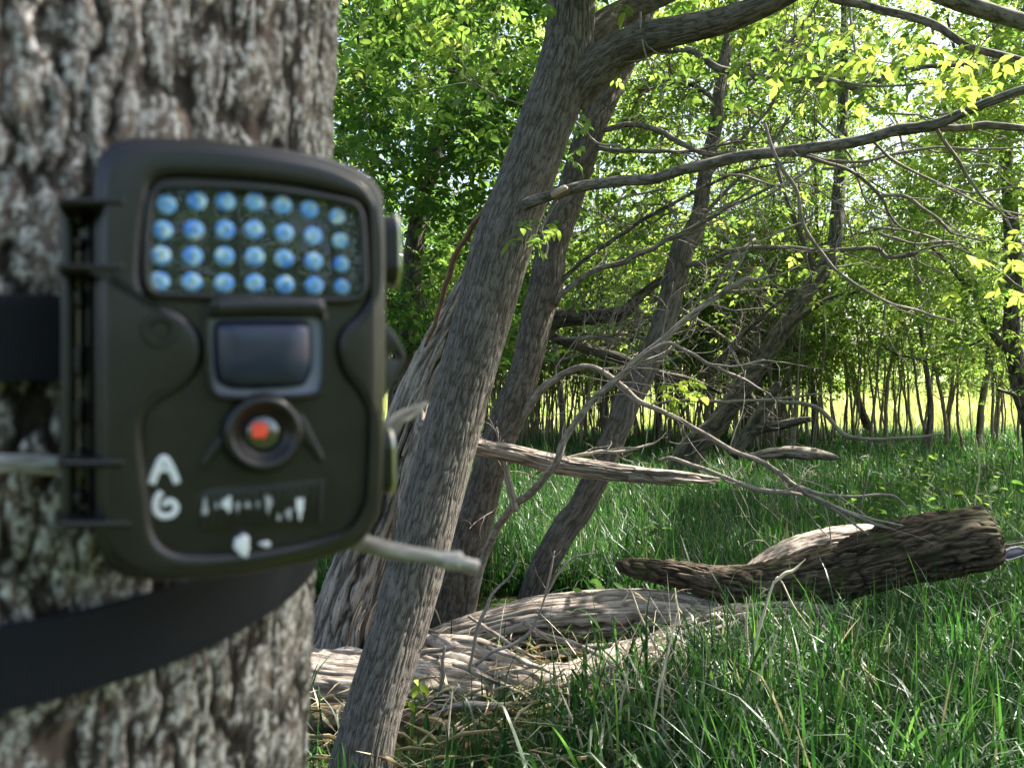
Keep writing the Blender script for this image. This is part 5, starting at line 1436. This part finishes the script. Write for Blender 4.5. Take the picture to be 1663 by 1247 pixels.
def blades(x, y, h, w, lean, droop, segs, g, tint):
    n = len(x)
    z = ground_z(x, y) - 0.01
    b = np.stack([x, y, z], 1)
    a = g.uniform(0, 2 * math.pi, n)
    ld = np.stack([np.cos(a), np.sin(a), np.zeros(n)], 1)
    a2 = a + g.uniform(-0.9, 0.9, n) + math.pi / 2
    sd = np.stack([np.cos(a2), np.sin(a2), np.zeros(n)], 1)
    rows = []
    kink = g.uniform(0.5, 0.85, n)
    for k in range(segs + 1):
        t = k / segs
        over = np.clip(t - kink, 0, 1)
        up = h * (t - droop * t * t * 0.35 - droop * over * 1.6)
        out = h * (lean * t + droop * t ** 2.2 * 0.55 + droop * over * 0.5)
        c = b + ld * out[:, None] + np.array([0, 0, 1.0]) * up[:, None]
        ww = w * (0.75 + 0.5 * t if t < 0.4 else 0.95) * (1 - max(0, t - 0.35) / 0.65) ** 0.8 if t < 1 else w * 0.02
        rows.append(c - sd * (ww / 2)[:, None]); rows.append(c + sd * (ww / 2)[:, None])
    V = np.stack(rows, 1).reshape(-1, 3)
    k2 = 2 * (segs + 1)
    qb = np.array([[2 * k, 2 * k + 1, 2 * k + 3, 2 * k + 2] for k in range(segs)])
    Q = (np.arange(n)[:, None, None] * k2 + qb[None]).reshape(-1, 4)
    return V, Q, E3, None, np.repeat(tint, k2)

def frustum_points(n, y0, y1, g, margin=1.12, px0=470, power=1.0):
    y = (g.uniform(0, 1, n) * (y1 ** (1 + power) - y0 ** (1 + power)) + y0 ** (1 + power)) ** (1 / (1 + power))
    x0 = (px0 - CX) / FPX * y - 0.4
    x1 = (1663 - CX) / FPX * y * margin + 0.3
    return x0 + (x1 - x0) * g.uniform(0, 1, n), y

g = np.random.default_rng(99)
G = []
# tufts: blades gather round tuft centres
def tufted(n_t, per, y0, y1, spread, **kw):
    tx, ty = frustum_points(n_t, y0, y1, g, **kw)
    x = np.repeat(tx, per) + g.normal(0, spread, n_t * per)
    y = np.repeat(ty, per) + g.normal(0, spread, n_t * per)
    hs_ = np.repeat(g.uniform(0.75, 1.2, n_t), per)
    tt = np.repeat(g.normal(0.24, 0.15, n_t), per)
    return x, y, hs_, tt
def add(n_t, per, y0, y1, spread, h0, h1, w0, w1, segs, thin_left=0.0, **kw):
    x, y, hs_, tt = tufted(n_t, per, y0, y1, spread, **kw)
    keep = clear_of_logs(x, y) if y0 < 5 else np.ones(len(x), bool)
    px = x / np.maximum(y, 0.5) * FPX + CX
    if thin_left:
        dens = np.clip((px - 900) / 330, 0, 1) ** 1.4
        near = y < 3.3
        keep &= g.uniform(0, 1, len(x)) < np.where(near, 0.28 + 0.72 * dens, np.where(y < 4.4, 0.06 + 0.94 * dens, 1.0))
        hs_ = hs_ * np.where(y < 4.4, 0.55 + 0.45 * dens, 1.0)
    x, y, hs_, tt = x[keep], y[keep], hs_[keep], tt[keep]
    n = len(x)
    h = hs_ * g.uniform(h0, h1, n)
    dead = g.uniform(0, 1, n) < 0.035
    tint = np.clip(tt + g.normal(0, 0.08, n), 0, 0.72)
    tint[dead] = 1.0
    return blades(x, y, h, g.uniform(w0, w1, n), g.normal(0.16, 0.16, n), np.abs(g.normal(0.32, 0.42, n)), segs, g, tint)
G.append(add(760, 11, 1.7, 3.4, 0.06, 0.32, 0.60, 0.006, 0.016, 8, thin_left=1.0))
G.append(add(2100, 12, 3.4, 5.6, 0.07, 0.28, 0.54, 0.006, 0.014, 6, thin_left=1.0))
G.append(add(3400, 10, 5.6, 10, 0.09, 0.24, 0.46, 0.006, 0.011, 4))
G.append(add(4200, 9, 10, 21, 0.12, 0.24, 0.46, 0.010, 0.02, 3))
# short undergrowth under the long blades, and the sward behind the photographer
G.append(add(1800, 10, 1.6, 5.5, 0.10, 0.06, 0.18, 0.004, 0.009, 3, thin_left=1.0))
# broad arching blades standing above the rest at the near right
nb_ = 1500
bx, by = frustum_points(nb_, 1.9, 4.6, g, px0=1090)
kp = clear_of_logs(bx, by)
bx, by = bx[kp], by[kp]; nb_ = len(bx)
G.append(blades(bx, by, g.uniform(0.38, 0.66, nb_), g.uniform(0.011, 0.019, nb_), g.normal(0.22, 0.16, nb_), np.abs(g.normal(0.75, 0.4, nb_)), 9, g, np.clip(g.normal(0.22, 0.18, nb_), 0, 0.7)))
nb_ = 5000
G.append(blades(g.uniform(-5, 5, nb_), g.uniform(-6, 0.1, nb_), g.uniform(0.15, 0.4, nb_), g.uniform(0.008, 0.016, nb_), g.normal(0.12, 0.14, nb_), np.abs(g.normal(0.25, 0.3, nb_)), 3, g, np.clip(g.normal(0.4, 0.2, nb_), 0, 0.75)))
o = mesh("grass", cat(*G), M['grass'])
o["kind"] = "stuff"
n = 26000
y = g.uniform(20.5, 58, n); x = g.uniform(-0.62, 0.72, n) * y
o = mesh("meadow_grass", blades(x, y, g.uniform(0.3, 0.8, n), g.uniform(0.03, 0.06, n), g.normal(0.1, 0.15, n), np.abs(g.normal(0.2, 0.25, n)), 2, g, np.clip(g.normal(0.5, 0.3, n), 0, 1)), M['meadow'])
o["kind"] = "stuff"

# dry litter of straw and twigs round the log pile
n = 500
x, y = frustum_points(n, 2.6, 4.2, g, px0=500, margin=0.55)
x = np.concatenate([x, g.uniform(-0.7, 1.2, 250)]); y = np.concatenate([y, g.uniform(2.7, 3.6, 250)])
n = len(x)
L = g.uniform(0.08, 0.3, n)
az = g.uniform(0, 6.28, n); el = g.normal(0.15, 0.3, n)
b = np.stack([x, y, ground_z(x, y) + g.uniform(0.0, 0.10, n)], 1)
ax = np.stack([np.cos(az) * np.cos(el), np.sin(az) * np.cos(el), np.sin(el)], 1)
ns = 150
sx, sy = g.normal(0.62, 0.28, ns), g.uniform(2.75, 3.45, ns)
stand = blades(sx, sy, g.uniform(0.2, 0.55, ns), g.uniform(0.003, 0.0055, ns), g.normal(0.25, 0.25, ns), np.abs(g.normal(0.15, 0.3, ns)), 6, g, g.uniform(0, 1, ns))
o = mesh("dead_grass_litter", cat(stand, leaves(b, ax, np.tile([0, 0, 1.0], (n, 1)) + g.normal(size=(n, 3)) * 0.5, L, g.uniform(0.003, 0.007, n), g.uniform(0, 1, n))), M['straw'])
o["kind"] = "stuff"

# brown fallen leaves and bark crumbs round the log pile
n = 700
x = g.normal(0.2, 0.6, n); y = g.normal(3.5, 0.45, n)
b = np.stack([x, y, ground_z(x, y) + g.uniform(0.005, 0.05, n)], 1)
az = g.uniform(0, 6.28, n)
o = mesh("leaf_litter", leaves(b, np.stack([np.cos(az), np.sin(az), g.normal(0, 0.25, n)], 1), np.tile([0, 0, 1.0], (n, 1)) + g.normal(size=(n, 3)) * 0.5, g.uniform(0.02, 0.06, n), g.uniform(0.012, 0.035, n), g.uniform(0, 1, n), True), leaf_mat("dead_leaf_brown", [(0.07, 0.042, 0.022), (0.20, 0.13, 0.07)], [(0.08, 0.05, 0.02), (0.18, 0.11, 0.05)], 0.02, 0.25, 0.6))
o["kind"] = "stuff"

# dry stalks that stand out of the grass
STALKS = [((1021, 951), (1060, 1040), (1135, 1150)), ((1096, 955), (1108, 1040), (1127, 1125)), ((1143, 975), (1136, 1020), (1134, 1060)), ((1167, 981), (1162, 1040), (1158, 1090)),
          ((1219, 968), (1208, 1040), (1199, 1150)), ((1256, 943), (1228, 1040), (1191, 1250)), ((1100, 995), (1070, 1120), (1044, 1255)), ((1315, 1079), (1308, 1130), (1300, 1180)),
          ((1554, 1127), (1547, 1180), (1548, 1255)), ((1399, 1079), (1425, 1150), (1447, 1255)), ((1600, 790), (1622, 868), (1645, 940)), ((1584, 705), (1590, 770), (1570, 840)),
          ((1212, 970), (1215, 1060), (1222, 1180)), ((1262, 1030), (1225, 1120), (1180, 1255)), ((1000, 1035), (1020, 1120), (1055, 1230)), ((1085, 1060), (1075, 1140), (1090, 1250)),
          ((1020, 1090), (1005, 1170), (1012, 1260)), ((905, 1110), (935, 1180), (960, 1260)), ((735, 1120), (728, 1190), (722, 1265)), ((568, 1140), (563, 1200), (560, 1265)), ((1645, 1040), (1630, 1120), (1625, 1200)), ((1250, 1100), (1268, 1180), (1290, 1265))]
for k, (a_, b_, c_) in enumerate(STALKS):
    Y = min(gdist(max(c_[1], 700)), 6.5)
    gg = np.random.default_rng(1000 + k)
    wpx = 5.0 if Y < 4 else 3.2
    top, mid, bot = at(*a_, Y + gg.normal() * 0.05), at(*b_, Y), at(*c_, Y)
    bot[2] = min(bot[2], float(ground_z(bot[0], bot[1])))
    r0 = wpx / 2 / FPX * Y
    geo = [tube([bot, mid, top], [r0, r0 * 0.8, r0 * 0.35], segs=6, step=0.03, seed=k, end='point')]
    ear = gg.integers(3, 7)
    tpos = top + (mid - top) * gg.uniform(0, 0.35, ear)[:, None]
    geo.append(leaves(tpos, np.stack([gg.normal(size=ear), gg.normal(size=ear) * 0.5, gg.normal(size=ear) - 0.6], 1), gg.normal(size=(ear, 3)) + [0, 0, 1], gg.uniform(0.02, 0.09, ear), gg.uniform(0.003, 0.007, ear), gg.uniform(0, 1, ear)))
    o = mesh("dry_stalk", cat(*geo), M['straw'])
    tag(o, "dry straw-coloured grass stalk standing up out of the green grass", "grass stalk", "dry grass stalks")
# bent broken straw before the dark log
P = [at(1191, 1250, 3.0), at(1225, 1060, 3.05), at(1256, 948, 3.1), at(1268, 942, 3.1), at(1290, 985, 3.05), at(1316, 1020, 3.02)]
s1 = tube(P, [0.003, 0.003, 0.0028, 0.0028, 0.002, 0.001], segs=7, step=0.01, end='point')
P = [at(1256, 948, 3.1), at(1275, 930, 3.1), at(1290, 925, 3.1), at(1308, 908, 3.1)]
s2 = tube(P, [0.004, 0.006, 0.005, 0.001], segs=7, step=0.01, lump=0.3, lfreq=60, end='point')
tag(mesh("bent_straw", cat(s1, s2), M['straw']), "thick pale straw snapped over with its ear hanging in front of the dark log", "grass stalk")

# broad-leaved weeds
weeds = [((985, 945), 4.3, 26, "patch of broad dark leaves beside the narrow tip of the dark log"), ((1330, 760), 7.0, 14, "bright green leafy weed in the clearing near the rotten log"),
         ((1220, 770), 7.5, 10, "small sunlit weed left of the short rotten log"), ((1560, 790), 5.6, 30, "bushy weed with round leaves up the slope right of the twig ends"), ((1630, 840), 5.0, 34, "leafy weed close behind the broken end of the dark log"),
         ((1490, 740), 8.0, 30, "spreading weed at the middle of the grassy clearing"), ((1600, 730), 7.6, 36, "tall weed clump below the right-edge tree"), ((1400, 790), 6.0, 18, "low weed just beyond the tips of the fallen twigs"),
         ((1075, 1150), 3.0, 16, "dark broad-leaved weed at the bottom between straw stalks"), ((1640, 940), 4.2, 12, "pale-leaved weed under the raised log's right end"), ((1050, 850), 5.6, 14, "weed in the tall grass right of the third trunk")]
wq = np.random.default_rng(4)
for _ in range(22):
    Yw = wq.uniform(4.6, 9.0)
    weeds.append(((wq.uniform(1330, 1660), CY + (H - wq.uniform(0.3, 0.55)) / Yw * FPX), Yw, int(wq.integers(10, 26)), None))
for k, ((px, py), Y, n_, lab) in enumerate(weeds):
    gg = np.random.default_rng(1200 + k)
    top = at(px, py, Y)
    base = np.array([top[0], Y, float(ground_z(top[0], Y))])
    hgt = max(0.12, top[2] - base[2])
    r_ = thing("weed", base, lab or "small round-leaved weed among the grass at the right of the clearing", "weed", None if lab else "weeds scattered in the clearing")
    st = [tube([base, base + np.array([gg.normal() * 0.05, gg.normal() * 0.05, hgt * 0.6]), base + np.array([gg.normal() * 0.12, gg.normal() * 0.1, hgt])], [0.004, 0.003, 0.002], segs=6, step=0.05, end='point') for _ in range(3)]
    mesh("stem", cat(*st), plain("weed_stem", (0.05, 0.09, 0.02), 0.7) if k == 0 else bpy.data.materials["weed_stem"], r_)
    p = base + np.stack([gg.normal(0, 0.11, n_), gg.normal(0, 0.11, n_), gg.uniform(0.35, 1.05, n_) * hgt], 1)
    az = gg.uniform(0, 6.28, n_)
    ax = np.stack([np.cos(az), np.sin(az), gg.normal(-0.1, 0.3, n_)], 1)
    L = gg.uniform(0.05, 0.10, n_)
    mesh("foliage", leaves(p, ax, np.tile([0, 0, 1.0], (n_, 1)) + gg.normal(size=(n_, 3)) * 0.3, L, L * 0.6, np.clip(gg.normal(0.35, 0.2, n_), 0, 1), True), M['leaf'], r_)
r_ = thing("seedling", at(672, 1190, 2.75), "small lime-green three-leaved seedling in front of the log right of the big trunk's foot", "seedling")
mesh("stem", pxtube([(668, 1200, 2.75, 2), (672, 1150, 2.75, 2), (678, 1112, 2.75, 2)], segs=5, step=0.02), bpy.data.materials["weed_stem"], r_)
b = np.array([at(678, 1112, 2.75), at(676, 1110, 2.75), at(682, 1112, 2.75), at(664, 1138, 2.75), at(661, 1134, 2.75)])
ax = np.array([[-0.3, -0.3, -0.8], [0.1, -0.5, 0.35], [0.8, -0.4, -0.5], [0.4, -0.2, -0.6], [-0.4, -0.2, -0.6]])
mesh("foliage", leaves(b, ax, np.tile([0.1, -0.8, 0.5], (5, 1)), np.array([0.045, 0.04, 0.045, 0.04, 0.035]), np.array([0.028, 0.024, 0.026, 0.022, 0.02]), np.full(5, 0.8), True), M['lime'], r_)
# greyish scrap with a pale rim past the end of the dark log
pts = closed([(0, 0), (0.055, 0.028), (0.12, 0.03), (0.16, 0.0), (0.11, -0.02), (0.03, -0.03)], 50)
c0 = at(1626, 900, 3.99)
def f_scrap(Pq, w):
    return c0 + np.stack([Pq[:, 0], 0.3 * Pq[:, 0] + np.asarray(w), Pq[:, 1]], 1)
rg = [(pts, 0.012), (pts, 0.0), (inset(pts, 0.003), -0.002), (inset(pts, 0.006), 0.0), (inset(pts, 0.008), 0.006)]
Vs, Qs, ng = loft(rg, f_scrap)
sc = thing("scrap", c0, "small grey dish-like scrap with a pale pinkish rim past the dark log's end", "scrap")
mesh("rim", (Vs[:200], Qs[:150], E3, None, None), plain("scrap_rim", (0.62, 0.5, 0.5), 0.6), sc)
V2, Q2, ng2 = loft([(inset(pts, 0.0055), 0.010), (inset(pts, 0.0055), 0.003)], f_scrap)
mesh("dish", (V2, Q2, E3, None, None), plain("scrap_grey", (0.11, 0.10, 0.14), 0.5), sc, True, ng2)
